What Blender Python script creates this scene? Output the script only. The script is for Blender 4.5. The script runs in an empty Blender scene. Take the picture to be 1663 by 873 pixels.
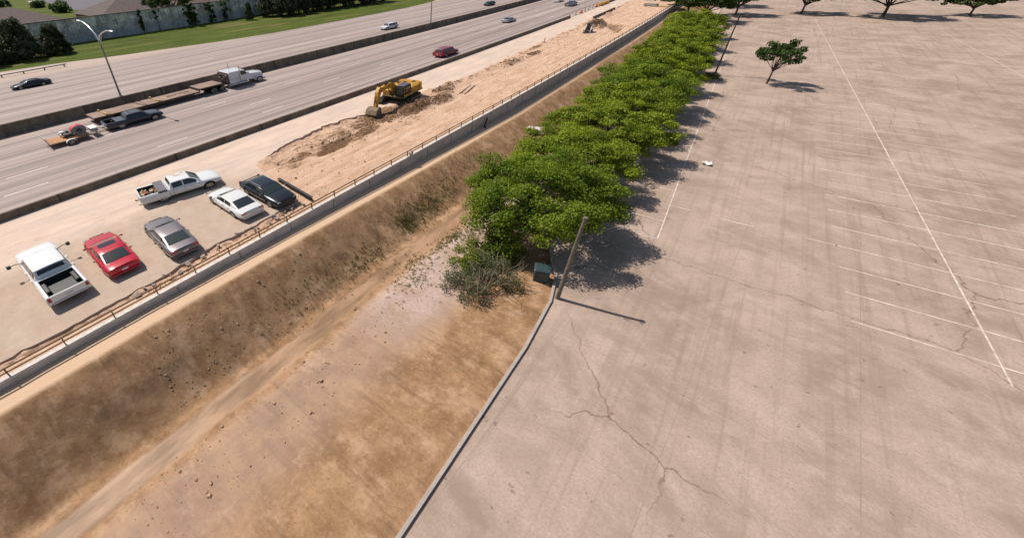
import bpy, bmesh, math, random
import numpy as np
from mathutils import Vector, Matrix
R=math.radians; PI=math.pi
sc=bpy.context.scene; COL=sc.collection
SQ=0.66   # heights of things against their plan sizes, as the photo shows them
rng=np.random.default_rng(7); random.seed(7)
def bend(Y): return -0.00016*np.maximum(np.asarray(Y,float)-35,0)**2
# ------------------------------------------------------------------ materials
MATS={}
def nt(name):
    m=bpy.data.materials.new(name); m.use_nodes=True; t=m.node_tree; b=t.nodes['Principled BSDF']; return m,t,b
def mat(name,col,rough=.6,metal=0.,var=0.,vscale=3.,coat=0.,spec=.5,bump=0.,emit=None,col2=None):
    if name in MATS: return MATS[name]
    m,t,b=nt(name); b.inputs['Base Color'].default_value=(*col,1); b.inputs['Roughness'].default_value=rough
    b.inputs['Metallic'].default_value=metal; b.inputs['Coat Weight'].default_value=coat; b.inputs['Coat Roughness'].default_value=.05
    b.inputs['Specular IOR Level'].default_value=spec
    if var>0 or col2 or bump>0:
        tc=t.nodes.new('ShaderNodeTexCoord'); n=t.nodes.new('ShaderNodeTexNoise'); n.inputs['Scale'].default_value=vscale
        n.inputs['Detail'].default_value=6; n.inputs['Roughness'].default_value=.65
        t.links.new(tc.outputs['Object'],n.inputs['Vector'])
        if var>0 or col2:
            mx=t.nodes.new('ShaderNodeMix'); mx.data_type='RGBA'
            c2=col2 or tuple(c*(1-var) for c in col)
            mx.inputs[6].default_value=(*c2,1); mx.inputs[7].default_value=(*[min(1,c*(1+var*.5)) for c in col],1)
            rp=t.nodes.new('ShaderNodeMapRange'); rp.inputs[1].default_value=.35; rp.inputs[2].default_value=.65
            t.links.new(n.outputs['Fac'],rp.inputs[0]); t.links.new(rp.outputs[0],mx.inputs[0]); t.links.new(mx.outputs[2],b.inputs['Base Color'])
        if bump>0:
            bp=t.nodes.new('ShaderNodeBump'); bp.inputs['Strength'].default_value=bump; bp.inputs['Distance'].default_value=.05
            t.links.new(n.outputs['Fac'],bp.inputs['Height']); t.links.new(bp.outputs[0],b.inputs['Normal'])
    MATS[name]=m; return m
class NG:
    """small helper for writing node maths"""
    def __init__(s,t): s.t=t
    def n(s,typ,**k):
        nd=s.t.nodes.new(typ)
        for a,v in k.items(): setattr(nd,a,v)
        return nd
    def math(s,op,a,b=None,c=None,clamp=False):
        nd=s.n('ShaderNodeMath',operation=op,use_clamp=clamp)
        for i,v in enumerate((a,b,c)):
            if v is None: continue
            if hasattr(v,'links'): s.t.links.new(v,nd.inputs[i])
            else: nd.inputs[i].default_value=v
        return nd.outputs[0]
    def mapr(s,v,a,b,c=0.,d=1.,smooth=False):
        nd=s.n('ShaderNodeMapRange'); nd.inputs[1].default_value=a; nd.inputs[2].default_value=b; nd.inputs[3].default_value=c; nd.inputs[4].default_value=d
        if smooth: nd.interpolation_type='SMOOTHSTEP'
        s.t.links.new(v,nd.inputs[0]); return nd.outputs[0]
    def noise(s,vec,scale,detail=5,rough=.6,out='Fac',dist=0.):
        nd=s.n('ShaderNodeTexNoise'); nd.inputs['Scale'].default_value=scale; nd.inputs['Detail'].default_value=detail; nd.inputs['Roughness'].default_value=rough; nd.inputs['Distortion'].default_value=dist
        s.t.links.new(vec,nd.inputs['Vector']); return nd.outputs[out]
    def vscale(s,vec,x,y,z=1.,loc=(0,0,0),rot=0.):
        nd=s.n('ShaderNodeMapping'); nd.inputs['Scale'].default_value=(x,y,z); nd.inputs['Location'].default_value=loc; nd.inputs['Rotation'].default_value=(0,0,rot)
        s.t.links.new(vec,nd.inputs['Vector']); return nd.outputs[0]
    def mix(s,f,a,b):
        nd=s.n('ShaderNodeMix',data_type='RGBA')
        if hasattr(f,'links'): s.t.links.new(f,nd.inputs[0])
        else: nd.inputs[0].default_value=f
        for i,v in ((6,a),(7,b)):
            if hasattr(v,'links'): s.t.links.new(v,nd.inputs[i])
            else: nd.inputs[i].default_value=(*v,1)
        return nd.outputs[2]
    def bump(s,h,strength,dist=.05):
        nd=s.n('ShaderNodeBump'); nd.inputs['Strength'].default_value=strength; nd.inputs['Distance'].default_value=dist
        s.t.links.new(h,nd.inputs['Height']); return nd.outputs[0]
    def attr(s,name,out='Fac'):
        nd=s.n('ShaderNodeAttribute'); nd.attribute_name=name; return nd.outputs[out]
    def uv(s):
        return s.n('ShaderNodeUVMap').outputs[0]
    def obj(s): return s.n('ShaderNodeTexCoord').outputs['Object']
    def crack(s,vec,scale,w):
        nd=s.n('ShaderNodeTexVoronoi',feature='DISTANCE_TO_EDGE'); nd.inputs['Scale'].default_value=scale
        s.t.links.new(vec,nd.inputs['Vector']); return s.mapr(nd.outputs['Distance'],0,w,1,0)

def road_material(name,u0,lane,nl):
    m,t,b=nt(name); g=NG(t); uv=g.uv()
    sep=g.n('ShaderNodeSeparateXYZ'); t.links.new(uv,sep.inputs[0]); u,v=sep.outputs[0],sep.outputs[1]
    fine=g.noise(uv,6.,6,.7); big=g.noise(g.vscale(uv,.25,.03),1.,4)
    st=g.noise(g.vscale(uv,1.1,.006),1.,5,.7); st2=g.noise(g.vscale(uv,3.2,.01),1.,3,.6); patchy=g.noise(g.vscale(uv,.5,.06),1.,5,.65)
    ph=g.math('FRACT',g.math('DIVIDE',g.math('SUBTRACT',u,u0),lane))
    ctr=g.math('ABSOLUTE',g.math('SUBTRACT',ph,.5))        # 0 at lane centre
    oil=g.mapr(ctr,.0,.2,1,0,True); joint=g.mapr(ctr,.492,.4985,0,1)
    tj=g.math('FRACT',g.math('DIVIDE',v,18.6)); tj=g.math('ABSOLUTE',g.math('SUBTRACT',tj,.5)); tjm=g.mapr(tj,.001,.004,1,0)
    c=g.mix(g.mapr(st,.42,.58),(.30,.23,.205),(.50,.395,.355))
    c=g.mix(g.math('MULTIPLY',g.mapr(st2,.5,.6),.6),c,(.25,.165,.14))
    c=g.mix(g.math('MULTIPLY',oil,g.mapr(patchy,.3,.7,.35,.95)),c,(.18,.145,.14))
    c=g.mix(g.math('MULTIPLY',g.mapr(big,.5,.7),.35),c,(.50,.42,.385))
    c=g.mix(g.math('MULTIPLY',joint,g.mapr(patchy,.35,.65,.15,.75)),c,(.60,.5,.46))
    c=g.mix(g.math('MULTIPLY',tjm,g.mapr(patchy,.35,.65,.0,.55)),c,(.16,.13,.12))
    pit=g.mapr(g.noise(g.vscale(uv,5,1.6),1.,3,.8),.70,.74)
    pm=g.mapr(g.noise(g.vscale(uv,.5,.12,1,(7,3,0)),1.,2),.58,.66)
    c=g.mix(g.math('MULTIPLY',g.math('MULTIPLY',pit,pm),.6),c,(.12,.10,.09))
    c=g.mix(g.mapr(fine,.3,.7,0,.25),c,(.28,.235,.22))
    return m,t,b,g,c,u,v
def m_road_near():
    m,t,b,g,c,u,v=road_material('concrete_highway',-35.55,3.75,5)
    sh=g.mapr(u,-53.6,-54.8,0,.75); c=g.mix(sh,c,(.52,.39,.31))
    sh=g.mapr(u,-36.3,-35.4,0,.7); c=g.mix(sh,c,(.52,.41,.33))
    t.links.new(c,b.inputs['Base Color']); b.inputs['Roughness'].default_value=.85; return m
def m_road_far():
    m,t,b,g,c,u,v=road_material('concrete_far_carriageway',-57.6,3.75,7)
    sh=g.mapr(u,-58.6,-57.6,0,.8); c=g.mix(sh,c,(.50,.40,.34))
    nz=g.noise(g.vscale(g.uv(),.5,.2),1.,5)
    sh=g.mapr(g.math('ADD',u,g.math('MULTIPLY',nz,6)),-82.0,-86.5,0,.7); c=g.mix(sh,c,(.52,.39,.31))
    t.links.new(c,b.inputs['Base Color']); b.inputs['Roughness'].default_value=.85; return m
def m_dirt():
    m,t,b=nt('sandy_dirt'); g=NG(t); o=g.obj(); mo=g.attr('moist_and_shade')
    n1=g.noise(g.vscale(o,1,.35),.9,7,.7); n2=g.noise(o,5.,6,.75); n3=g.noise(g.vscale(o,1.5,.4,1,(0,0,0),.09),1.1,7,.75,dist=.6)
    c=g.mix(g.mapr(n1,.35,.65),(.575,.36,.24),(.73,.505,.37))
    c=g.mix(g.mapr(n3,.5,.66,0,.65),c,(.50,.31,.19)); c=g.mix(g.mapr(n2,.52,.75,0,.6),c,(.42,.26,.165))
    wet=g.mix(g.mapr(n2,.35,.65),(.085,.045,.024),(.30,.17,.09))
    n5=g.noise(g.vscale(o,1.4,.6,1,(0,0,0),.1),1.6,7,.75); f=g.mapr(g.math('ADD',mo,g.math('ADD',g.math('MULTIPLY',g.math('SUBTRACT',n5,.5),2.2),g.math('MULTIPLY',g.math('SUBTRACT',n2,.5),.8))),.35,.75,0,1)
    c=g.mix(f,c,wet)  # darker tone covers damp dug soil and also painted-in shade
    t.links.new(c,b.inputs['Base Color']); b.inputs['Roughness'].default_value=.95; b.inputs['Specular IOR Level'].default_value=.15
    t.links.new(g.bump(g.math('ADD',n2,g.math('MULTIPLY',n3,.8)),.7,.12),b.inputs['Normal']); return m
def m_pavement():
    m,t,b=nt('sandy_concrete_pavement'); g=NG(t); o=g.obj()
    n1=g.noise(g.vscale(o,1.3,.25),.7,6,.7); n2=g.noise(o,6.,5,.7); n3=g.noise(o,.45,4)
    sep=g.n('ShaderNodeSeparateXYZ'); t.links.new(o,sep.inputs[0])
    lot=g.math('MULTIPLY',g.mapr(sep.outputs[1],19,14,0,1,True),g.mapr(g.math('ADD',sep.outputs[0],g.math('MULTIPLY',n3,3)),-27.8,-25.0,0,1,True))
    c=g.mix(g.mapr(n1,.35,.65),(.56,.435,.36),(.74,.56,.44))
    c=g.mix(g.mapr(g.noise(g.vscale(o,2.5,.1),1.,4,.7),.5,.7,0,.5),c,(.50,.40,.35))
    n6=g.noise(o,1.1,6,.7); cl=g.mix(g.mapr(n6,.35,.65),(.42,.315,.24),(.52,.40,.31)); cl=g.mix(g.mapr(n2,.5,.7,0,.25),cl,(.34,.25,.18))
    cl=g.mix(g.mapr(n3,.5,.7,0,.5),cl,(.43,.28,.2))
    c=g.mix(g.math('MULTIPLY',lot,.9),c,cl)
    sp=g.mapr(g.noise(g.vscale(o,1,.6),1.1,7,.8),.56,.66,0,.5); c=g.mix(sp,c,(.46,.27,.17))
    t.links.new(c,b.inputs['Base Color']); b.inputs['Roughness'].default_value=.92; t.links.new(g.bump(n2,.12,.03),b.inputs['Normal']); return m
def m_ditch():
    m,t,b=nt('ditch_earth'); g=NG(t); o=g.obj(); wet=g.attr('wet'); bank=g.attr('bank'); top=g.attr('benchtop')
    n1=g.noise(g.vscale(o,1.,1.),.7,8,.7); n2=g.noise(o,6.,8,.85); n3=g.noise(o,.45,8,.75)
    c=g.mix(g.mapr(n1,.35,.68),(.25,.135,.066),(.46,.275,.15)); c=g.mix(g.mapr(n2,.5,.64,0,.6),c,(.18,.10,.05)); c=g.mix(g.mapr(n3,.46,.36,0,.6),c,(.55,.36,.22))
    c=g.mix(g.mapr(n3,.5,.64,0,.65),c,(.60,.39,.25)); rl=g.noise(g.vscale(o,.35,2.6),1.,5,.6); c=g.mix(g.mapr(rl,.52,.68,0,.5),c,(.17,.10,.055))
    c=g.mix(top,c,g.mix(n2,(.62,.42,.27),(.70,.50,.35)))
    bk=g.mix(g.mapr(n2,.35,.65),(.40,.28,.225),(.60,.46,.41)); bk=g.mix(g.mapr(n3,.5,.62,0,.6),bk,(.30,.2,.12)); c=g.mix(bank,c,bk)
    f=g.mapr(g.math('ADD',wet,g.math('MULTIPLY',g.math('SUBTRACT',n3,.5),.5)),.35,.6)
    c=g.mix(f,c,g.mix(g.mapr(g.noise(g.vscale(o,1.2,.3),1.,5),.4,.6),(.25,.15,.085),(.45,.275,.17)))
    t.links.new(c,b.inputs['Base Color'])
    t.links.new(g.mapr(f,0,1,.95,.5),b.inputs['Roughness']); b.inputs['Specular IOR Level'].default_value=.2
    h=g.math('MULTIPLY',g.math('ADD',n2,g.math('MULTIPLY',n1,1.2)),g.mapr(f,0,1,1,.12)); t.links.new(g.bump(h,.3,.06),b.inputs['Normal']); return m
def m_lot():
    m,t,b=nt('stained_concrete_lot'); g=NG(t); o=g.obj()
    n1=g.noise(o,.22,6,.65,dist=.6); n2=g.noise(g.vscale(o,.7,1.,1,(0,0,0),.5),.8,7,.7,dist=.3); n3=g.noise(o,9.,5,.7); n4=g.noise(g.vscale(o,2.6,.07,1,(0,0,0),-.08),1.,3,.6)
    c=g.mix(g.mapr(n1,.38,.62),(.34,.245,.192),(.54,.40,.325)); c=g.mix(g.mapr(n2,.48,.68,0,.55),c,(.63,.485,.40))
    c=g.mix(g.mapr(n4,.52,.7,0,.45),c,(.27,.19,.15)); c=g.mix(g.mapr(n3,.42,.6,0,.4),c,(.30,.215,.16)); n7=g.noise(o,38.,3,.9); c=g.mix(g.mapr(n7,.5,.6,0,.35),c,(.25,.18,.135)); c=g.mix(g.mapr(g.noise(o,2.1,3,.6),.68,.73,0,.6),c,(.15,.105,.075))
    ov=g.vscale(o,1,1,1,(0,0,0),R(2.8)); sep=g.n('ShaderNodeSeparateXYZ'); t.links.new(ov,sep.inputs[0])
    wob=g.math('MULTIPLY',g.noise(o,1.5,3),.008)
    jx=g.math('ABSOLUTE',g.math('SUBTRACT',g.math('FRACT',g.math('ADD',g.math('DIVIDE',sep.outputs[0],5.5),g.math('ADD',wob,.1))),.5))
    jy=g.math('ABSOLUTE',g.math('SUBTRACT',g.math('FRACT',g.math('ADD',g.math('DIVIDE',sep.outputs[1],5.5),g.math('ADD',wob,.42))),.5))
    j=g.math('MAXIMUM',g.mapr(jx,.001,.005,1,0),g.mapr(jy,.001,.005,1,0))
    c=g.mix(g.math('MULTIPLY',j,g.mapr(n2,.4,.6,.15,.65)),c,(.25,.18,.14))
    wv=g.n('ShaderNodeVectorMath',operation='ADD'); t.links.new(o,wv.inputs[0])
    t.links.new(g.noise(o,.9,4,.6,out='Color'),wv.inputs[1])
    cr=g.math('MULTIPLY',g.crack(wv.outputs[0],.06,.0028),g.mapr(g.noise(o,.12,2),.44,.5))
    c=g.mix(g.math('MULTIPLY',cr,.75),c,(.13,.085,.05))
    t.links.new(c,b.inputs['Base Color']); b.inputs['Roughness'].default_value=.88; t.links.new(g.bump(n3,.25,.03),b.inputs['Normal']); return m
def m_ground():
    m,t,b=nt('grassy_ground'); g=NG(t); o=g.obj()
    n1=g.noise(g.vscale(o,.5,.12),.5,6,.65); n2=g.noise(o,3.,6,.75); n3=g.noise(g.vscale(o,.3,.05),1.,4)
    c=g.mix(g.mapr(n1,.35,.65),(.065,.09,.014),(.115,.155,.022)); c=g.mix(g.mapr(n2,.45,.75,0,.6),c,(.045,.065,.012))
    c=g.mix(g.mapr(n3,.52,.68,0,.7),c,(.24,.18,.075))
    t.links.new(c,b.inputs['Base Color']); b.inputs['Roughness'].default_value=.9; b.inputs['Specular IOR Level'].default_value=.1
    t.links.new(g.bump(n2,1.,.25),b.inputs['Normal']); return m
def m_barrier(name='weathered_barrier_concrete',a=(.065,.05,.038),bb=(.20,.16,.12),vy=.12):
    m,t,b=nt(name); g=NG(t); o=g.obj()
    n1=g.noise(g.vscale(o,.5,.8,.5),.9,6,.7); n2=g.noise(g.vscale(o,1,2.,.25),1.2,6,.75); n3=g.noise(o,8,4,.7)
    c=g.mix(g.mapr(n1,.36,.64),a,bb); c=g.mix(g.mapr(n2,.5,.68,0,.65),c,(.06,.048,.04)); c=g.mix(g.mapr(n3,.4,.7,0,.3),c,(.34,.28,.22))
    sep=g.n('ShaderNodeSeparateXYZ'); t.links.new(o,sep.inputs[0])
    j=g.math('ABSOLUTE',g.math('SUBTRACT',g.math('FRACT',g.math('DIVIDE',sep.outputs[1],9.1)),.5)); c=g.mix(g.mapr(j,.004,.012,.85,0),c,(.03,.025,.02))
    t.links.new(c,b.inputs['Base Color']); b.inputs['Roughness'].default_value=.92; t.links.new(g.bump(n3,.4,.03),b.inputs['Normal']); return m
def m_wallpanel():
    m,t,b=nt('stained_wall_concrete'); g=NG(t); o=g.obj()
    n1=g.noise(g.vscale(o,.1,.35,.6),1.,6,.7,dist=.4); n2=g.noise(g.vscale(o,1,2.2,.3),1.,6,.8); n3=g.noise(o,2.5,5,.7)
    c=g.mix(g.mapr(n1,.4,.6),(.40,.40,.40),(.92,.88,.82)); c=g.mix(g.mapr(n2,.5,.6,0,.85),c,(.16,.155,.155))
    sep=g.n('ShaderNodeSeparateXYZ'); t.links.new(o,sep.inputs[0])
    low=g.mapr(g.math('ADD',sep.outputs[2],g.math('MULTIPLY',n1,2.5)),4.4,3.2,0,.6); c=g.mix(low,c,(.27,.30,.36))
    c=g.mix(g.mapr(sep.outputs[2],4.6,4.85,0,.6),c,(.2,.15,.11)); c=g.mix(g.mapr(n3,.5,.75,0,.4),c,(.5,.49,.46))
    t.links.new(c,b.inputs['Base Color']); b.inputs['Roughness'].default_value=.9; return m
def m_leaf(name,c1,c2,c3,trans=.35):
    m=bpy.data.materials.new(name); m.use_nodes=True; t=m.node_tree; t.nodes.clear(); g=NG(t)
    out=g.n('ShaderNodeOutputMaterial'); a=g.attr('tint')
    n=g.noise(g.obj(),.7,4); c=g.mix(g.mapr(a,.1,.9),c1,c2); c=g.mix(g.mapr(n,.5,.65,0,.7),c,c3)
    d=g.n('ShaderNodeBsdfPrincipled'); d.inputs['Roughness'].default_value=.55; d.inputs['Specular IOR Level'].default_value=.25
    tr=g.n('ShaderNodeBsdfTranslucent'); t.links.new(c,d.inputs['Base Color'])
    hs=g.n('ShaderNodeHueSaturation'); hs.inputs['Value'].default_value=1.4; t.links.new(c,hs.inputs['Color']); t.links.new(hs.outputs[0],tr.inputs[0])
    ms=g.n('ShaderNodeMixShader'); ms.inputs[0].default_value=trans; t.links.new(d.outputs[0],ms.inputs[1]); t.links.new(tr.outputs[0],ms.inputs[2]); t.links.new(ms.outputs[0],out.inputs[0]); return m
M={}
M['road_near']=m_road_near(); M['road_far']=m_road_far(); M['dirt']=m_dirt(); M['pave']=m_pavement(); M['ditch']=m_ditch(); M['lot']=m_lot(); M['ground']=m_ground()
M['barrier']=m_barrier(); M['sidebar']=m_barrier('side_barrier_concrete',(.09,.065,.045),(.22,.165,.12)); M['nwall']=m_wallpanel()
M['rwall']=mat('retaining_wall_concrete',(.60,.53,.50),.85,var=.22,vscale=1.2,bump=.2)
M['coping']=mat('pale_coping_concrete',(.66,.60,.56),.8,var=.2,vscale=4)
M['rust']=mat('rusty_steel_rail',(.20,.115,.05),.7,var=.4,vscale=12)
M['white_line']=mat('worn_white_road_paint',(.74,.68,.63),.7,var=.2,vscale=.7)
M['lot_line']=mat('faded_lot_paint',(.72,.62,.54),.8,var=.3,vscale=2.5,col2=(.48,.37,.30))
M['galv']=mat('galvanised_steel',(.42,.41,.40),.45,.6,var=.2,vscale=3)
M['lamp']=mat('pale_lamp_metal',(.70,.71,.72),.35,.4)
M['pole_grey']=mat('dull_grey_pole',(.22,.21,.205),.55,.3)
M['brownpole']=mat('dark_brown_pole_paint',(.055,.03,.025),.5)
M['wood_pole']=mat('weathered_pole_wood',(.17,.15,.115),.85,var=.35,vscale=4,bump=.4)
M['bark']=mat('grey_brown_bark',(.10,.075,.055),.9,var=.4,vscale=8,bump=.4)
M['tyre']=mat('tyre_rubber',(.022,.021,.021),.75); M['rim']=mat('alloy_rim',(.42,.41,.40),.35,.7); M['darkrim']=mat('dark_alloy_rim',(.10,.09,.085),.4,.6)
M['glass']=mat('dark_tinted_glass',(.018,.024,.026),.05,spec=.8); M['wglass']=mat('windscreen_glass',(.028,.042,.04),.05,spec=.9)
M['black']=mat('black_plastic',(.02,.02,.021),.5); M['under']=mat('underbody_black',(.012,.012,.012),.8); M['chrome']=mat('chrome_trim',(.6,.6,.6),.2,.9)
M['redlens']=mat('red_lamp_lens',(.35,.02,.02),.15); M['clearlens']=mat('clear_headlamp',(.6,.62,.64),.1,spec=.8); M['headlens']=mat('headlamp_grey',(.28,.28,.29),.12,spec=.8); M['plate']=mat('number_plate',(.7,.7,.68),.5)
def paint(n,c,metal=.0,rough=.24): return mat('car_paint_'+n,c,rough,metal,coat=.45)
P_=dict(white=paint('white',(.78,.78,.78)),white2=paint('warm_white',(.74,.73,.71)),red=paint('red',(.50,.0,.018),.0),grey=paint('grey_mauve',(.20,.175,.185),.55,.4),
  navy=paint('blue_black',(.007,.008,.014),.0),dkblue=paint('slate_blue',(.035,.04,.06),.2,.4),darknavy=paint('dark_navy',(.02,.02,.03),.3),maroon=paint('maroon',(.26,.0,.016),.0),silver=paint('silver',(.38,.38,.39),.6,.35),dkgreen=paint('dark_grey_green',(.03,.036,.038),.3),bluegrey=paint('blue_grey',(.24,.26,.33),.5,.4),semi=paint('truck_white',(.72,.72,.75)))
M['bare']=mat('peeled_roof_primer',(.55,.35,.18),.8,var=.3,vscale=3)
M['yellow']=mat('excavator_yellow',(.58,.30,.03),.55,var=.45,vscale=2.5); M['ycw']=mat('counterweight_yellow',(.60,.27,.015),.5,var=.25,vscale=2)
M['deck']=mat('weathered_deck_planks',(.33,.22,.165),.85,var=.35,vscale=1.2); M['deck2']=mat('orange_brown_planks',(.50,.24,.11),.8,var=.3,vscale=2)
M['steel']=mat('dark_steel',(.05,.045,.042),.6,.3,var=.3,vscale=5); M['mud']=mat('muddy_bucket_steel',(.24,.17,.11),.8,var=.4,vscale=3)
M['orange']=mat('orange_plastic',(.72,.13,.045),.5); M['whitep']=mat('white_plastic',(.75,.74,.72),.5); M['yplastic']=mat('yellow_plastic',(.70,.38,.04),.5,var=.2)
M['greybox']=mat('grey_green_cabinet',(.04,.07,.078),.5,var=.2); M['precast']=mat('precast_concrete',(.36,.32,.28),.85,var=.25,vscale=3)
M['lumber']=mat('yellow_lumber',(.50,.33,.13),.8,var=.3); M['twig']=mat('dry_twigs',(.26,.20,.14),.9)
M['paper']=mat('white_litter',(.82,.8,.77),.7); M['yellowbag']=mat('yellow_litter',(.72,.48,.12),.6)
M['shingle']=mat('brown_roof_shingles',(.115,.08,.075),.9,var=.35,vscale=2.); M['brick']=mat('house_brick',(.25,.15,.11),.85,var=.3); M['trimw']=mat('house_trim',(.5,.45,.4),.7)
M['asphalt']=mat('street_asphalt',(.12,.105,.125),.85,var=.2,vscale=.3); M['walk']=mat('pale_sidewalk',(.42,.36,.32),.85,var=.15)
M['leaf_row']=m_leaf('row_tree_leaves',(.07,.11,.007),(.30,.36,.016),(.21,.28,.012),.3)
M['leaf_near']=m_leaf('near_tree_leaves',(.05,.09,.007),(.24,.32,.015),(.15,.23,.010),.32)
M['leaf_dark']=m_leaf('dark_oak_leaves',(.022,.045,.010),(.07,.115,.02),(.045,.08,.014),.25)
M['leaf_mag']=m_leaf('glossy_evergreen_leaves',(.022,.032,.012),(.085,.105,.045),(.19,.21,.13),.2)  # pale third tone paints sun glints into the leaf colour
M['leaf_vine']=m_leaf('vine_leaves',(.02,.045,.008),(.085,.15,.02),(.05,.09,.012),.3)
M['leaf_bush']=m_leaf('yellow_green_bush_leaves',(.08,.13,.012),(.26,.30,.03),(.13,.18,.03),.35)
M['leaf_sage']=m_leaf('grey_green_bush_leaves',(.10,.115,.05),(.20,.21,.11),(.13,.14,.06),.3)
M['weed']=m_leaf('weed_blades',(.13,.12,.03),(.24,.22,.06),(.10,.12,.02),.3)
# ------------------------------------------------------------------ mesh helpers
class MB:
    def __init__(s): s.v=[]; s.f=[]; s.m=[]; s.uv=None; s.sm=[]
    def add(s,vs,fs,mi=0,mx=None,smooth=False):
        b=len(s.v)
        for p in vs:
            p=Vector(p)
            if mx is not None: p=mx@p
            s.v.append(tuple(p))
        for f in fs: s.f.append(tuple(b+i for i in f)); s.m.append(mi); s.sm.append(smooth)
        return s
    def box(s,c,d,bev=0.,mi=0,mx=None,taper=(1,1)):
        cx,cy,cz=c; x,y,z=[k/2 for k in d]; tx,ty=taper
        if bev<=0:
            vs=[(cx+i*x*(tx if k>0 else 1),cy+j*y*(ty if k>0 else 1),cz+k*z) for k in(-1,1) for j in(-1,1) for i in(-1,1)]
            return s.add(vs,[(0,2,3,1),(4,5,7,6),(0,1,5,4),(2,6,7,3),(0,4,6,2),(1,3,7,5)],mi,mx)
        e=min(bev,x*.9,y*.9,z*.9); rings=[]
        for k,(zz,ins) in enumerate(((-z,e),(-z+e,0),(z-e,0),(z,e))):
            sx=(tx if zz>0 else 1); sy=(ty if zz>0 else 1); X=x*sx-ins; Y=y*sy-ins; E=e if ins==0 else e*.5
            rings.append([(cx+a,cy+b,cz+zz) for a,b in((X,Y-E),(X-E,Y),(-X+E,Y),(-X,Y-E),(-X,-Y+E),(-X+E,-Y),(X-E,-Y),(X,-Y+E))])
        return s.loft(rings,closed=True,cap=True,mi=mi,mx=mx)
    def loft(s,rings,closed=True,cap=True,mi=0,mx=None,smooth=False):
        n=len(rings[0]); vs=[p for r in rings for p in r]; fs=[]
        for i in range(len(rings)-1):
            for j in range(n if closed else n-1):
                a=i*n+j; b=i*n+(j+1)%n; fs.append((a,b,b+n,a+n))
        if cap: fs.append(tuple(reversed(range(n)))); fs.append(tuple((len(rings)-1)*n+j for j in range(n)))
        return s.add(vs,fs,mi,mx,smooth)
    def tube(s,pts,rad,n=8,mi=0,mx=None,cap=True,smooth=True):
        pts=[Vector(p) for p in pts]; rad=rad if hasattr(rad,'__len__') else [rad]*len(pts); rings=[]; up=None
        for i,p in enumerate(pts):
            d=(pts[min(i+1,len(pts)-1)]-pts[max(i-1,0)]).normalized()
            if up is None: up=d.orthogonal().normalized()
            up=(up-d*up.dot(d)); up=up.normalized() if up.length>1e-5 else d.orthogonal().normalized()
            w=d.cross(up); rings.append([tuple(p+(up*math.cos(2*PI*k/n)+w*math.sin(2*PI*k/n))*rad[i]) for k in range(n)])
        return s.loft(rings,True,cap,mi,mx,smooth)
    def cyl(s,a,b,r,n=16,mi=0,mx=None,r2=None): return s.tube([a,b],[r,r if r2 is None else r2],n,mi,mx)
    def prism(s,pts,y0,y1,mi=0,mx=None):
        """outline in x,z given thickness in y"""
        return s.loft([[(x,y0,z) for x,z in pts],[(x,y1,z) for x,z in pts]],True,True,mi,mx)
    def strip(s,XL,XR,Ys,z,mi=0):
        vs=[];fs=[]
        for Y in Ys: vs+= [(XL(Y),Y,z),(XR(Y),Y,z)]
        for i in range(len(Ys)-1): fs.append((2*i,2*i+1,2*i+3,2*i+2))
        return s.add(vs,fs,mi)
    def quad(s,a,b,c,d,mi=0): return s.add([a,b,c,d],[(0,1,2,3)],mi)
    def mesh(s,name,mats,angle=40):
        me=bpy.data.meshes.new(name); me.from_pydata(s.v,[],s.f)
        for m in (mats if isinstance(mats,(list,tuple)) else [mats]): me.materials.append(m)
        me.polygons.foreach_set('material_index',s.m); me.update()
        bm=bmesh.new(); bm.from_mesh(me); bmesh.ops.recalc_face_normals(bm,faces=bm.faces); bm.to_mesh(me); bm.free()
        if any(s.sm):
            me.polygons.foreach_set('use_smooth',[True]*len(me.polygons)); me.set_sharp_from_angle(angle=R(angle))
        me.update(); return me
    def obj(s,name,mats,parent=None,loc=(0,0,0),rz=0,angle=40): return link(name,s.mesh(name,mats,angle),parent,loc,rz)
def link(name,me,parent=None,loc=(0,0,0),rz=0):
    o=bpy.data.objects.new(name,me); COL.objects.link(o); o.location=loc; o.rotation_euler=(0,0,rz)
    if parent is not None: o.parent=parent
    return o
def tag(o,label=None,cat=None,group=None,kind=None):
    if label: o['label']=label
    if cat: o['category']=cat
    if group: o['group']=group
    if kind: o['kind']=kind
    return o
def thing(name,label,cat,loc=(0,0,0),rz=0,group=None,sq=True):
    o=bpy.data.objects.new(name,None); COL.objects.link(o); o.location=loc; o.rotation_euler=(0,0,rz); o.empty_display_size=.3
    if sq: o.scale=(1,1,SQ)
    return tag(o,label,cat,group)
def copy_thing(src,loc,rz,label,group=None,scale=None):
    c=src.copy(); COL.objects.link(c); c.location=loc; c.rotation_euler=(0,0,rz); c['label']=label
    if group: c['group']=group
    if scale: c.scale=scale
    for ch in src.children:
        d=ch.copy(); COL.objects.link(d); d.parent=c
        for g in ch.children:
            e=g.copy(); COL.objects.link(e); e.parent=d
    return c
def struct(o): o['kind']='structure'; return o
def vnoise(x,y,seed=0,oct=4,rough=.5):
    """value noise on arrays"""
    r=np.random.default_rng(seed); tab=r.random((256,256)); out=np.zeros(np.broadcast(x,y).shape); amp=1.; tot=0
    for o in range(oct):
        xi=np.floor(x).astype(int); yi=np.floor(y).astype(int); fx=x-xi; fy=y-yi; fx=fx*fx*(3-2*fx); fy=fy*fy*(3-2*fy)
        g=lambda a,b: tab[(a+o*17)%256,(b+o*31)%256]
        out+=amp*((g(xi,yi)*(1-fx)+g(xi+1,yi)*fx)*(1-fy)+(g(xi,yi+1)*(1-fx)+g(xi+1,yi+1)*fx)*fy); tot+=amp; amp*=rough; x=x*2.03+5.1; y=y*2.03+9.7
    return out/tot
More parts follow.
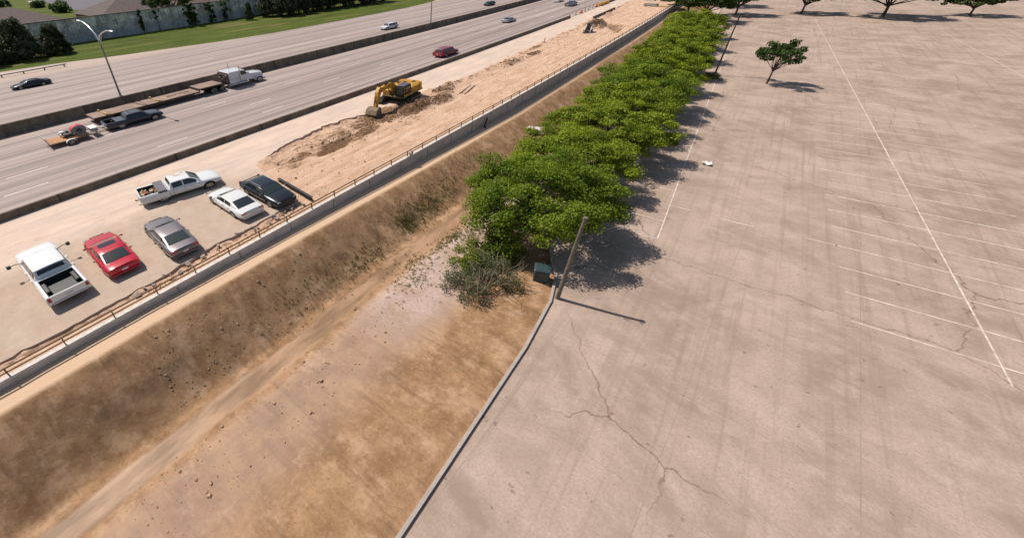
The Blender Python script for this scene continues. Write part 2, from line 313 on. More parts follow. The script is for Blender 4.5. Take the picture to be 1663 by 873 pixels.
def grid_mesh(name,X,Y,Z,mats,attrs={}):
    ny,nx=X.shape; me=bpy.data.meshes.new(name); v=np.stack([X,Y,Z],-1).reshape(-1,3).astype(np.float32)
    i=np.arange(nx*ny).reshape(ny,nx); q=np.stack([i[:-1,:-1],i[:-1,1:],i[1:,1:],i[1:,:-1]],-1).reshape(-1,4)
    me.vertices.add(len(v)); me.vertices.foreach_set('co',v.ravel()); me.loops.add(q.size); me.loops.foreach_set('vertex_index',q.ravel().astype(np.int32))
    me.polygons.add(len(q)); me.polygons.foreach_set('loop_start',(np.arange(len(q))*4).astype(np.int32)); me.polygons.foreach_set('use_smooth',[True]*len(q))
    me.update(calc_edges=True)
    for k,a in attrs.items():
        at=me.attributes.new(k,'FLOAT','POINT'); at.data.foreach_set('value',a.ravel().astype(np.float32))
    me.materials.append(mats); o=bpy.data.objects.new(name,me); COL.objects.link(o); return o
def set_uv(o,fn):
    me=o.data; uv=me.uv_layers.new(name='UVMap'); n=len(me.loops); vi=np.zeros(n,np.int32); me.loops.foreach_get('vertex_index',vi)
    co=np.zeros(len(me.vertices)*3,np.float32); me.vertices.foreach_get('co',co); co=co.reshape(-1,3)[vi]; u,v=fn(co[:,0],co[:,1]); uv.data.foreach_set('uv',np.stack([u,v],-1).ravel().astype(np.float32))
def interp(pts): 
    ys=[p[0] for p in pts]; xs=[p[1] for p in pts]; return lambda Y: np.interp(Y,ys,xs)
# ------------------------------------------------------------------ camera, light
def setup():
    P=(600.,400.);N=np.array((645.,1316.));V=np.array((1320.,-108.)); f=657.973
    d=np.array([V[0]-P[0],V[1]-P[1],f]); d/=np.linalg.norm(d); n=np.array([N[0]-P[0],N[1]-P[1],f]); n/=np.linalg.norm(n)
    z=-n; y=d-(d@z)*z; y/=np.linalg.norm(y); x=np.cross(y,z); RR=np.array([x,y,z])
    r=RR@np.array([1,0,0]); u=RR@np.array([0,-1,0]); b=RR@np.array([0,0,-1])
    cd=bpy.data.cameras.new('camera'); c=bpy.data.objects.new('camera',cd); COL.objects.link(c)
    c.matrix_world=Matrix(((r[0],u[0],b[0],0),(r[1],u[1],b[1],0),(r[2],u[2],b[2],13.8),(0,0,0,1)))
    cd.sensor_fit='HORIZONTAL'; cd.sensor_width=36; cd.lens=f/1663*36; cd.shift_x=231.5/1663; cd.shift_y=-36.5/1663; cd.clip_start=.1; cd.clip_end=6000
    sc.camera=c
    elev=R(52); az=math.atan2(.16,1.)        # light travels towards +X, a little +Y
    dv=Vector((math.cos(az)*math.cos(elev),math.sin(az)*math.cos(elev),-math.sin(elev)))
    ld=bpy.data.lights.new('sun','SUN'); ld.energy=4.5; ld.angle=R(.5); ld.color=(1,.93,.83); l=bpy.data.objects.new('sun',ld); COL.objects.link(l); l.rotation_euler=dv.to_track_quat('-Z','Y').to_euler(); l.location=(-60,0,60)
    w=bpy.data.worlds.new('World'); sc.world=w; w.use_nodes=True; t=w.node_tree; bg=t.nodes['Background']; s=t.nodes.new('ShaderNodeTexSky'); s.sky_type='NISHITA'; s.sun_disc=False
    s.sun_elevation=elev; s.sun_rotation=math.atan2(-dv.x,-dv.y); s.air_density=1.2; s.dust_density=1.5; t.links.new(s.outputs[0],bg.inputs[0]); bg.inputs[1].default_value=.078
    sc.view_settings.view_transform='Standard'; sc.view_settings.look='None'; sc.view_settings.gamma=1; sc.view_settings.exposure=0.0
    sc.cycles.max_bounces=6; sc.cycles.transparent_max_bounces=4; sc.cycles.use_denoising=True
setup()
# ------------------------------------------------------------------ setting
YS=list(np.concatenate([np.arange(-120,-10,10),np.arange(-10,200,4),np.arange(200,420,10),np.arange(420,1500,60)]))
def build_setting():
    # ground sheet
    xs=[-2500,-1000,-500,-250,-160,-125,-110,-100,-90,-80,-60,-36,-35.2,-34.9,-20,-6.2,-5.6,0,20,60,120,300,1000,2500]
    zz=[-.05]*12+[-.05,-6,-6,-6,-2.66]+[-2.66]*7
    Ys=np.array([-1500,-600,-300]+YS+[1700,2300,3500]); X,Y=np.meshgrid(np.array(xs,float),Ys); Z=np.tile(np.array(zz),(len(Ys),1))
    far=np.clip((Y-35),0,600); X=X-0.00016*far**2*(np.abs(X)<300)
    o=struct(grid_mesh('ground',X,Y,Z,M['ground']))
    o.data.polygons.foreach_set('use_smooth',[False]*len(o.data.polygons))
    # carriageways
    def road(name,XL,XR,nu,m,z=0.):
        Y=np.array(YS,float); T=np.linspace(0,1,nu); XLs=XL(Y)+bend(Y); XRs=XR(Y)+bend(Y)
        Xg=XLs[:,None]*(1-T)+XRs[:,None]*T; Yg=np.repeat(Y[:,None],nu,1); o=struct(grid_mesh(name,Xg,Yg,np.full_like(Xg,z),m))
        set_uv(o,lambda x,y:(x-bend(y),y)); return o
    road('road',lambda Y:Y*0-55.7,lambda Y:Y*0-35.1,12,M['road_near'])
    le=interp([(-120,-108),(-20,-101),(0,-98.5),(13,-97.2),(23,-95.7),(29,-93.6),(35,-91.8),(50,-88.3),(64,-86.2),(90,-86.0),(117,-86.2),(135,-88),(150,-93),(165,-101),(230,-112),(1500,-115)])
    road('far_road',le,lambda Y:Y*0-56.2,16,M['road_far'])
    # painted lane dashes
    mb=MB()
    def dash(X,Y0,L,w=.13):
        ys=[Y0,Y0+L*.5,Y0+L]; mb.strip(lambda y:X-w/2+float(bend(y)),lambda y:X+w/2+float(bend(y)),ys,.006)
    for X,ph,per in ((-46.85,23.36,12.2),(-43.0,27.16,12.1),(-39.3,26.15,12.1),(-50.7,25.2,12.2)):
        for k in range(-6,30):
            if X<-50 and k%2: continue
            if X==-43.0 and k==-1: continue
            dash(X,ph+k*per,3.04)
    for X,ph in ((-61.3,10),(-65.0,16),(-68.8,8),(-72.6,13)):
        for k in range(-6,30): dash(X,ph+k*12.2,3.,.1)
    struct(mb.obj('road_markings',M['white_line']))
build_setting()
EDGE=interp([(-40,-20.3),(4,-20.1),(8,-20.45),(12,-20.4),(15.2,-20.55),(16.2,-24.3),(17,-28.3),(20.8,-29.4),(26.8,-30.4),(30.7,-29.8),(33,-29.0),(53,-28.3),(79,-29.0),(96,-29.2),(117,-30.4),(151,-30.7),(300,-31)])
def build_site():
    # dirt
    ys=[-14.]; 
    while ys[-1]<330: ys.append(ys[-1]+max(.17,min(3.,.0055*max(ys[-1],0)+.08)))
    ys=np.array(ys); xs=np.arange(-34.95,-18.92,.15); X,Y=np.meshgrid(xs,ys)
    e=EDGE(Y); Z=-.07+(vnoise(X*1.1,Y*.5,1)-.5)*.14+(vnoise(X*3.2,Y*.35,2)-.5)*.07+(vnoise(X*4,Y*4,3)-.5)*.06
    moist_and_shade=np.zeros_like(X)  # soil darkening: real damp earth plus shade painted into the colour
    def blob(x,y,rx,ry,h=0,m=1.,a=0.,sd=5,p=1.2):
        nonlocal Z,moist_and_shade
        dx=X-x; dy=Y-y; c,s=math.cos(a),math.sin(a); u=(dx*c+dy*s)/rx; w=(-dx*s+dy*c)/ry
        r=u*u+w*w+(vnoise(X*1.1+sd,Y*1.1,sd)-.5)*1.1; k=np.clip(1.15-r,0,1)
        Z+=h*k*(1+(vnoise(X*3,Y*3,sd+1)-.5)*1.4); moist_and_shade=np.maximum(moist_and_shade,np.clip(k*p*1.4,0,1)*m)
    edge_d=X-e
    tr=np.exp(-((edge_d-.3)/.3)**2)*((Y>18)&(Y<33)); Z-=.16*tr; moist_and_shade=np.maximum(moist_and_shade,.55*np.exp(-((edge_d-.6)/.6)**2)*((Y>17.5)&(Y<34)))
    ed2=np.exp(-((edge_d-.5)/.4)**2)*(Y>50); Z-=.18*ed2; moist_and_shade=np.maximum(moist_and_shade,ed2*.5*(vnoise(X*.7,Y*.25,9)>.45))
    for a in ((-26.6,26.5,1.8,6.5,-.05,.55,.12),(-27.9,29.5,1.8,4.5,0,.5,.1),(-26.2,19.3,1.3,2.,-.05,.5,.3),(-27.6,33.2,2.2,2.6,.05,.75,0),(-26.7,36.3,2.2,3.4,.1,.7,0),(-25.9,40.6,1.6,3.6,.12,.65,0),(-28.0,45.5,.9,3.4,.12,.6,.2),(-24.3,33.5,1.,2.2,.04,.45,0),(-25.9,24.3,1.0,2.8,-.12,1,.15),(-26.5,20.6,.8,1.7,-.06,.75,.2),(-26.0,28.6,.9,2.0,.08,.8,.1),(-28.5,23.5,.8,2.5,.05,.45,.25),(-27.6,31.5,1.6,2.6,-.1,.75,0),(-29.0,34.2,1.0,1.8,.12,.6,.2),  # dug earth, with the shadow below the boom painted in as dark soil
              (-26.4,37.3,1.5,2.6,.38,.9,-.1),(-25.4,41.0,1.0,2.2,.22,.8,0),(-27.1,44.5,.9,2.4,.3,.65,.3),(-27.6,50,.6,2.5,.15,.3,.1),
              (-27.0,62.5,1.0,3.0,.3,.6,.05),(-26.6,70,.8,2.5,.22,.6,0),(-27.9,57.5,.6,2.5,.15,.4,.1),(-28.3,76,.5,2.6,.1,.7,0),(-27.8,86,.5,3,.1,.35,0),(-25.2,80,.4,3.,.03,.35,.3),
              (-27.4,103.5,1.2,4.5,.9,.75,-.3),(-25.6,100.5,1.0,4.0,.5,.7,-.35),(-29.4,122,.7,5,.2,.5,0),(-22.5,14.0,1.2,.4,.05,.3,0),(-20.3,17.4,.8,1.,-.03,.35,0)): blob(*a,sd=int(abs(a[0]*7+a[1]))%50+3)  # far mound and bank: shaded near face painted darker along with the dug earth
    t2=np.exp(-((edge_d-.25)/.25)**2)*(Y<15.4); Z-=.07*t2; moist_and_shade=np.maximum(moist_and_shade,t2*.55*(vnoise(X*2,Y*1.2,71)>.4))  # shallow groove at the parking edge, its narrow shadow also painted dark
    lip=np.exp(-((edge_d-.3)/1.0)**2)*np.clip(np.maximum((Y-32)/3,((20.5-Y)/2)*(Y>15.6)),0,1); Z=Z*(1-lip)+(-.012+(vnoise(X*3,Y*2,61)-.5)*.1)*lip; lump=(Y>34)&(edge_d>-1.2)&(edge_d<2.2); k2=np.clip((vnoise(X*1.3,Y*.8,63)-.52)*5,0,1)*lump*np.exp(-((edge_d-.5)/1.2)**2); Z+=.2*k2; moist_and_shade=np.maximum(moist_and_shade,k2*.6)
    # square cut near the far end
    q=[(-26.3,109.5),(-21.6,108.5),(-20.6,95.6),(-25.2,104.2)]; ins=np.ones_like(X,bool)
    for i in range(4):
        (x0,y0),(x1,y1)=q[i],q[(i+1)%4]; ins&=((x1-x0)*(Y-y0)-(y1-y0)*(X-x0))<0
    Z-=.45*ins; moist_and_shade=np.maximum(moist_and_shade,ins*(.62+.5*(vnoise(X*4,Y*.3,12)-.5)))
    # track marks of the machines
    for x0,am,fr,ph in ((-22.6,.5,.09,0),(-24.6,.5,.09,.3),(-21.3,.35,.07,1.),(-23.3,.3,.05,2),(-25.6,.4,.06,.6)):
        cxx=x0+am*np.sin(Y*fr+ph); g=np.exp(-((X-cxx)/.16)**2)*(Y>18)*(vnoise(X*.3,Y*.15,22)>.4); Z-=.05*g; moist_and_shade=np.maximum(moist_and_shade,g*.3)
    z_pave=edge_d<-.9; Z=np.where(z_pave,-.22,Z)
    dY=bend(Y); struct(grid_mesh('dirt_ground',X+dY,Y,Z,M['dirt'],{'moist_and_shade':moist_and_shade}))
    # pavement slab with a broken edge
    Yp=np.arange(-40,330,.35); n=vnoise(Yp*1.3,Yp*0+.3,31,3)-.5; n2=(vnoise(Yp*4,Yp*0+.7,33,2)-.5)*.25
    E=EDGE(Yp)+n*np.where(Yp<15.4,.35,1.0)+n2*np.where(Yp<15.4,.6,1.)
    sl=(Yp<15.2)|(Yp>17); 
    XL=np.full_like(Yp,-34.9); T=np.concatenate([np.linspace(0,1,7)]); Xg=XL[:,None]*(1-T)+E[:,None]*T; Yg=np.repeat(Yp[:,None],len(T),1)
    # vertical broken face at the edge
    Xg=np.concatenate([Xg,Xg[:,-1:]+.02,],1); Yg=np.concatenate([Yg,Yg[:,-1:]],1); Zg=np.full_like(Xg,.0); Zg[:,-1]=-.5; Zg+= -0.004
    o=struct(grid_mesh('pavement',Xg+bend(Yg),Yg,Zg,M['pave'])); o.data.polygons.foreach_set('use_smooth',[False]*len(o.data.polygons))
    # strip of lower broken concrete beside the parked cars
    mb=MB(); r=random.Random(4)
    for k in range(34):
        y=r.uniform(2,15.5); x=float(EDGE(y))+r.uniform(-.1,.65); s=r.uniform(.06,.24); a=r.uniform(0,3)
        mx=Matrix.Translation((x,y,-.06+r.uniform(0,.05)))@Matrix.Rotation(a,4,'Z')@Matrix.Rotation(r.uniform(-.3,.3),4,'X')
        mb.add([(s*math.cos(t)*r.uniform(.6,1.1),s*.6*math.sin(t),h) for h in(0,.07) for t in np.linspace(0,2*PI,7)[:-1]],[(0,1,2,3,4,5),(6,7,8,9,10,11)]+[(i,(i+1)%6,6+(i+1)%6,6+i) for i in range(6)],0,mx)
    tag(mb.obj('broken_concrete',mat('grey_rubble',(.33,.27,.24),.9,var=.5,vscale=6)),kind='stuff')
build_site()
def zb(Y): return np.clip(-.5-.022*(np.asarray(Y,float)-10),-1.25,-.35)
def build_ditch():
    ys=[-22.]
    while ys[-1]<330: ys.append(ys[-1]+max(.15,min(3.,.0055*max(ys[-1],0)+.07)))
    ys=np.array(ys); xs=np.concatenate([np.arange(-18.85,-10,.14),np.arange(-10,-2.8,.25)]); X,Y=np.meshgrid(xs,ys)
    wob=(vnoise(Y*.12,X*0+3,41,3)-.5); be=-17.4+wob*.25; foot=-13.9+wob*1.0; cl=-12.7+wob*1.5; top=-11.2+wob*1.2
    zt=zb(Y); bot=-2.78; Z=np.zeros_like(X)
    sl=np.clip((X-be)/(foot-be),0,1); sl=sl*sl*(3-2*sl)*.35+sl*.65; Z=zt+(bot-zt)*sl
    up=np.clip((X-cl-.3)/(top-cl),0,1); up=up*up*(3-2*up); Z=np.where(X>cl+.3,bot+(-2.52-bot)*up,Z)
    mid=np.clip(1-np.abs(X-(be+foot)/2)/1.9,0,1)
    Z+=mid*((vnoise(X*.5,Y*.6,42,2)-.5)*.34+(vnoise(X*.9,Y*2.2,43,3)-.5)*.06)+(X>be)*((vnoise(X*2.5,Y*2.5,44,2)-.5)*.05)*(1-np.clip(1-np.abs(X-cl)/1.,0,1)*.9)
    Z+=(X<be)*((vnoise(X*3,Y*1.,45)-.5)*.04)
    XLk=np.interp(Y,[-60,0,15,19,21.5,22.6,24,27,40,70,100,150,250,400],[-3.2,-3.2,-3.4,-3.7,-4.3,-5.0,-5.6,-5.7,-5.9,-7.2,-8.7,-11.,-16,-22.]); Z=np.where(X>XLk-.35,np.minimum(Z,-2.62),Z)
    wet=np.clip(1-np.abs(X-cl+.1)/(.75+.5*vnoise(Y*.3,X*0,46)),0,1)*1.2
    bank=np.clip((X-top+.9)/.8,0,1)*np.clip(1-(X+9.0)/2.,0,1)*np.clip((Y-8)/6,.35,1); bt=np.clip((be-X)/.25+.3,0,1)
    struct(grid_mesh('ditch',X+bend(Y),Y,Z,M['ditch'],{'wet':wet,'bank':bank,'benchtop':bt}))
build_ditch()
def build_clods():
    dg=bpy.context.evaluated_depsgraph_get(); dg.update(); q=random.Random(12)
    def scatter(name,surf,n,fx,fy,sz,m,flat=.7):
        o=bpy.data.objects[surf]; mb=MB()
        for _ in range(n):
            y=fy(); x=fx(y)+float(bend(y)); ok,loc,_,_=o.ray_cast(Vector((x,y,5)),Vector((0,0,-1)))
            if not ok: continue
            s=sz(); a=q.uniform(0,6.28); n5=5; vs=[]
            for k in range(n5): vs.append((s*math.cos(a+k*1.257)*q.uniform(.6,1.2),s*math.sin(a+k*1.257)*q.uniform(.6,1.2),-.01))
            for k in range(n5): vs.append((s*.55*math.cos(a+.3+k*1.257)*q.uniform(.6,1.2),s*.55*math.sin(a+.3+k*1.257)*q.uniform(.6,1.2),s*flat*q.uniform(.6,1.1)))
            mb.add([tuple(Vector(v)+loc) for v in vs],[(5,6,7,8,9)]+[(k,(k+1)%5,5+(k+1)%5,5+k) for k in range(5)])
        tag(mb.obj(name,m),kind='stuff')
    cl=mat('brown_clods',(.34,.21,.12),.95,var=.6,vscale=3.); cs=mat('dry_clods',(.52,.33,.2),.95,var=.5,vscale=3.); cw=mat('dug_clods',(.22,.125,.07),.95,var=.6,vscale=5.)
    ex=lambda k: min(q.expovariate(1/k)+.015,.16)
    scatter('earth_clods','ditch',1700,lambda y:-17.2+3.4*q.random()**.8,lambda:2+q.random()**1.4*58,lambda:ex(.018),cl,.35)
    scatter('bank_stones','ditch',900,lambda y:q.uniform(-12.2,-9.0),lambda:q.uniform(-2,30),lambda:ex(.02),cs)
    scatter('sand_clods','dirt_ground',2600,lambda y:q.uniform(float(EDGE(y))+.3,-19.3),lambda:4+q.random()**1.3*90,lambda:ex(.022),cs)
    P=[(-26.6,26.5,1.5,5.),(-27.4,32.8,1.6,2.),(-26.4,37,1.4,2.6),(-25.9,41,1.,2.4),(-27.6,45.,.7,2.6),(-26.9,62.5,.9,3.),(-26.6,70,.7,2.5),(-27.5,104,.9,3.5)]
    cur=[None]
    def fy():
        cur[0]=q.choice(P); return cur[0][1]+q.gauss(0,cur[0][3]*.6)
    scatter('dug_clods','dirt_ground',2600,lambda y:cur[0][0]+q.gauss(0,cur[0][2]*.6),fy,lambda:ex(.04),cw)
build_clods()
A28=R(2.8); 
def lotp(u,v): # along-line coordinates: v along the painted line, u to the right of it
    x0,y0=-.55,29.4; return (x0+u*math.cos(A28)-v*math.sin(A28), y0+u*math.sin(A28)+v*math.cos(A28))
def build_lot():
    Yl=np.array([-60,0,15,19,21.5,22.6,24,27,40,70,100,150,250,400]); XL=np.array([-3.2,-3.2,-3.4,-3.7,-4.3,-5.0,-5.6,-5.7,-5.9,-7.2,-8.7,-11.,-16,-22.]); X=np.stack([XL,XL*0+8,XL*0+40,XL*0+95],1); Y=np.repeat(Yl[:,None],4,1)
    o=struct(grid_mesh('parking_lot',X,Y,np.full_like(X,-2.55),M['lot']))
    mb=MB()
    for i in range(len(Yl)-1):
        a=Vector((XL[i],Yl[i],0)); b=Vector((XL[i+1],Yl[i+1],0)); d=(b-a).normalized(); n=Vector((d.y,-d.x,0))*.15
        mb.add([(a-n)+Vector((0,0,-2.7)),(a)+Vector((0,0,-2.7)),(a)+Vector((0,0,-2.43)),(a-n)+Vector((0,0,-2.43)),(b-n)+Vector((0,0,-2.7)),(b)+Vector((0,0,-2.7)),b+Vector((0,0,-2.43)),(b-n)+Vector((0,0,-2.43))],[(0,1,5,4),(1,2,6,5),(2,3,7,6),(3,0,4,7)])
    struct(mb.obj('kerb',M['walk']))
    mb=MB()
    def line(u0,v0,u1,v1,w=.08):
        a=Vector((*lotp(u0,v0),-2.545)); b=Vector((*lotp(u1,v1),-2.545)); d=(b-a).normalized(); n=Vector((-d.y,d.x,0))*w/2; mb.quad(a-n,b-n,b+n,a+n)
    line(0,0,0,46,.08); line(0,53,0,130,.08)
    for k in range(0,46):
        if 17<=k<=19: continue
        line(-5.0,k*2.74,-.02 if k else 0,k*2.74)
    line(3.1,5.3,5.0,5.3); line(.2,5.48,1.3,5.48); line(7.6,5.48,9.2,5.48,.08)
    # the next double row across the aisle
    for u in (14.0,):
        line(u,-4,u,120)
        for k in range(-1,40): line(u-4.9,k*2.74,u-.07,k*2.74,.09); line(u+.07,k*2.74,u+4.9,k*2.74,.09)
    for k in range(0,40): line(26.5,k*2.74,31.5,k*2.74,.09)
    line(31.5,-4,31.5,108)
    struct(mb.obj('parking_lines',M['lot_line']))
build_lot()
# ------------------------------------------------------------------ barriers and walls
def extrude_along(prof,Ys,X0):
    """prof: list of (dx,z); closed ring carried along the road curve"""
    mb=MB(); mb.loft([[(X0+float(bend(y))+dx,y,z(y) if callable(z) else z) for dx,z in prof] for y in Ys]); return mb
YB=[-60,-20,0,20,35]+list(range(45,400,12))
tag(extrude_along([(-.42,-.04),(-.42,.12),(-.22,.45),(-.16,1.18),(.16,1.18),(.24,.45),(.46,.12),(.46,-.04)],YB,-55.95).obj('median_barrier',M['barrier']),'tall dark stained concrete median barrier between the two carriageways','barrier')
tag(extrude_along([(-.25,-.04),(-.2,.12),(-.1,.5),(.1,.5),(.2,.12),(.25,-.04)],[-60,-20,0,20,35,45,57,69,81,93,105,112.2],-34.98).obj('roadside_barrier',M['sidebar']),'long low brown-stained concrete barrier between highway and sandy construction strip','barrier')
tag(extrude_along([(-.25,-.04),(-.2,.12),(-.1,.5),(.1,.5),(.2,.12),(.25,-.04)],[147,158,170,190,220,260,320],-35.2).obj('roadside_barrier',M['sidebar']),'short far stretch of low concrete barrier beyond the yellow crash cushion','barrier')
tag(extrude_along([(-.2,-.2),(-.2,.42),(.0,.45),(.25,-.2)],[113,117,122,127,131.5],-29.9).obj('concrete_curb_wall',M['sidebar']),'short dark concrete form wall along the far slab edge, stakes beside it','low wall')
_o=['first','second','third','fourth','fifth','sixth','seventh','eighth','ninth']
for k in range(9):
    y=112+k*2.1; mb=MB(); mb.box((0,0,0),(1.3,.07,.07)); tag(mb.obj('timber_brace',M['wood_pole'],None,(-29.1+random.uniform(-.2,.2),y,-.05),random.uniform(-.3,.3)),'short dark timber brace beside the far form wall, %s from its near end'%_o[k],'timber brace','timber braces beside the far form wall')
def build_retaining():
    t=thing('retaining_wall','long grey concrete retaining wall with pale coping between sand strip and ditch','wall',sq=False)
    Yw=[-25,-10,0,5,10,15,20,25,30,35,40,45]+list(range(53,330,9))
    mb=MB(); mb.loft([[(-19.02+float(bend(y)),y,-.35),(-19.02+float(bend(y)),y,-.06),(-18.78+float(bend(y)),y,-.06),(-18.76+float(bend(y)),y,float(zb(y))-.25)] for y in Yw]); mb.obj('wall',M['rwall'],t)
    mb=MB(); mb.loft([[(-19.06+float(bend(y)),y,-.062),(-19.06+float(bend(y)),y,.02),(-18.76+float(bend(y)),y,.02),(-18.76+float(bend(y)),y,-.062)] for y in Yw]); mb.obj('coping',M['coping'],t)
    mb=MB()
    for k in range(38):
        y=5.2+k*3.9; mb.box((-18.76+float(bend(y)),y,(-.08+float(zb(y)))/2-.04),(.016,.035,abs(float(zb(y)))))
    mb.obj('joint',mat('joint_dark',(.13,.11,.11),.9),t)
    r=thing('railing','low rusty brown two-bar steel railing along the coping of the retaining wall','railing',sq=False)
    y=6.31-2.15*10; ys=[]
    while y<190: ys.append(y); y+=2.16 if y<60 else 2.6
    pm=MB(); pm.box((0,0,.24),(.07,.05,.5),0); pme=pm.mesh('post',M['rust'])
    for y in ys[:95]:
        link('post',pme,r,(-18.93+float(bend(y)),y,.0))
    Yr=[-25]+ys+[215,240]
    for z,rr in ((.45,.042),(.235,.036)):
        mb=MB(); mb.tube([(-18.93+float(bend(y)),y,z) for y in Yr[::2]],rr,6); mb.obj('rail',M['rust'],r)
    # the white bag caught on the railing and a dark hose hanging on the wall
    b=bmesh.new(); bmesh.ops.create_icosphere(b,subdivisions=2,radius=.2)
    for v in b.verts: v.co=Vector((v.co.x*.8,v.co.y,v.co.z*1.1))*(1+random.uniform(-.25,.25))
    me=bpy.data.meshes.new('bag'); b.to_mesh(me); b.free(); me.materials.append(mat('pale_sandbag',(.5,.45,.4),.9))
    tag(link('bag',me,None,(-18.78,26.15,.22)),'crumpled pale bag caught at a post of the railing','bag')
    mb=MB(); mb.tube([(-18.6,39.2,-.35),(-18.55,38.9,-.7),(-18.45,38.5,-1.0),(-18.2,38.4,-1.2)],.09,8)
    tag(mb.obj('drain_pipe',M['black']),'short black drain pipe coming out of the retaining wall face','pipe')
build_retaining()
def build_noise_wall():
    t=thing('noise_wall','tall grey stained concrete noise wall behind the grass verge','wall',sq=False)
    wx=interp([(-120,-119),(30,-120),(60,-120.6),(86,-122),(130,-125),(250,-139),(400,-165)])
    Yw=[-120,0,30,60,86,110,130,170,250,400]
    mb=MB(); mb.loft([[(wx(y)-.2,y,-.1),(wx(y)-.2,y,4.78),(wx(y)+.1,y,4.78),(wx(y)+.1,y,-.1)] for y in Yw]); mb.obj('wall_panel',M['nwall'],t)
    mb=MB(); mb.loft([[(wx(y)-.3,y,4.782),(wx(y)-.3,y,4.95),(wx(y)+.2,y,4.95),(wx(y)+.2,y,4.782)] for y in Yw]); mb.obj('coping',mat('wall_cap',(.25,.2,.17),.9,var=.3),t)
    pm=MB(); pm.box((0,0,2.35),(.3,.75,4.8),.05); me=pm.mesh('pilaster',mat('pale_pilaster_concrete',(.42,.40,.37),.85,var=.3,vscale=1))
    for y in (2,11.5,21,30.7,40,49.4,58.3,67.5,76.8,86,95.5,105,114.5,124,133.5,143): link('pilaster',me,t,(wx(y)+.2,y,0))
build_noise_wall()
def build_guardrail():
    t=thing('guardrail','weathered steel guardrail on short posts at the far left road edge','guardrail',sq=False)
    xf=lambda y:-91.3+(y-13)*.02
    ys=[22.2-k*3.05 for k in range(0,16)]
    pm=MB(); pm.box((0,0,.2),(.2,.16,.5),0); me=pm.mesh('post',M['steel'])
    for y in ys: link('post',me,t,(xf(y)-.15,y,0))
    mb=MB(); mb.loft([[(xf(y)+dx,y,z) for dx,z in((0,.28),(.09,.33),(.02,.39),(.09,.45),(0,.5),(-.05,.5),(-.05,.28))] for y in (22.6,10,0,-24)]); mb.obj('rail',M['galv'],t)
build_guardrail()
# ------------------------------------------------------------------ leaves and plants
def leaf_mesh(name,cent,rad,thick,per,size,up,mats,seed=1,asp=.55,droop=0.):
    r=np.random.default_rng(seed); n=len(cent); tot=n*per; c=np.repeat(np.asarray(cent,float),per,0); rd=np.repeat(np.asarray(rad,float),per); th=np.repeat(np.asarray(thick,float),per)
    d=r.normal(size=(tot,3)); d/=np.linalg.norm(d,axis=1)[:,None]; q=r.random(tot)**.45
    p=c+d*q[:,None]*np.stack([rd,rd,th],1); p[:,2]-=droop*(d[:,0]**2+d[:,1]**2)*q*rd
    nn=r.normal(size=(tot,3)); nn/=np.linalg.norm(nn,axis=1)[:,None]; nn=nn+d*.5; nn[:,2]+=up; nn/=np.linalg.norm(nn,axis=1)[:,None]
    a=np.cross(nn,r.normal(size=(tot,3))); a/=np.linalg.norm(a,axis=1)[:,None]; b=np.cross(nn,a); s=(size*(.6+.8*r.random(tot)))[:,None]
    v=np.stack([p-a*s,p+b*s*asp,p+a*s,p-b*s*asp],1).reshape(-1,3)
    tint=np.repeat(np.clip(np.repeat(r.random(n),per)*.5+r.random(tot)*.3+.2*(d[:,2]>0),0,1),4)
    me=bpy.data.meshes.new(name); me.vertices.add(tot*4); me.vertices.foreach_set('co',v.astype(np.float32).ravel()); me.loops.add(tot*4); me.loops.foreach_set('vertex_index',np.arange(tot*4,dtype=np.int32))
    me.polygons.add(tot); me.polygons.foreach_set('loop_start',(np.arange(tot)*4).astype(np.int32)); me.update(calc_edges=True)
    at=me.attributes.new('tint','FLOAT','POINT'); at.data.foreach_set('value',tint.astype(np.float32)); me.materials.append(mats); return me
def crown_clumps(n,rx,ry,rz,zc,r0,r1,seed,low=-.35,shell=.62,lobes=5):
    r=np.random.default_rng(seed); C=[];Rr=[]; ph=r.random(4)*6.28
    while len(C)<n:
        d=r.normal(size=3); d/=np.linalg.norm(d)
        if d[2]<low: continue
        az=math.atan2(d[1],d[0]); k=(shell+(1-shell)*r.random()**.6)*(1+.14*math.sin(lobes*az+ph[0])+.09*math.sin((lobes+4)*az+ph[1]))
        p=np.array([d[0]*rx*k,d[1]*ry*k,zc+d[2]*rz*k]); rr=r.uniform(r0,r1)
        if any(np.linalg.norm((p-c)*np.array([1,1,1.6]))<(rr+q)*.42 for c,q in zip(C[-60:],Rr[-60:])) and r.random()<.8: continue
        C.append(p);Rr.append(rr)
    return np.array(C),np.array(Rr)
def wood_mesh(name,h0,C,r0,seed,nb=14,lean=(0,0),mat_=None,multi=1):
    r=random.Random(seed); mb=MB()
    for m_ in range(multi):
        ox,oy=(0,0) if multi==1 else (r.uniform(-.5,.5),r.uniform(-.5,.5))
        tp=Vector((lean[0],lean[1],h0)); mb.tube([(ox*.3,oy*.3,-.3),(ox*.3+.02,oy*.3,h0*.3),(ox+tp.x*.6,oy+tp.y*.6,h0*.7),(ox+tp.x,oy+tp.y,h0)],[r0*1.35,r0,r0*.85,r0*.75],8)
    idx=list(range(len(C))); r.shuffle(idx)
    for i in idx[:nb]:
        c=Vector(C[i]); k=Vector((tp.x,tp.y,h0*r.uniform(.75,1.))); mid=k.lerp(c,.5)+Vector((r.uniform(-.3,.3),r.uniform(-.3,.3),r.uniform(-.1,.35)))
        mb.tube([k,k.lerp(mid,.5),mid,mid.lerp(c,.6),c],[r0*.5,r0*.4,r0*.3,r0*.18,r0*.06],5)
    return mb.mesh(name,mat_ or M['bark'])
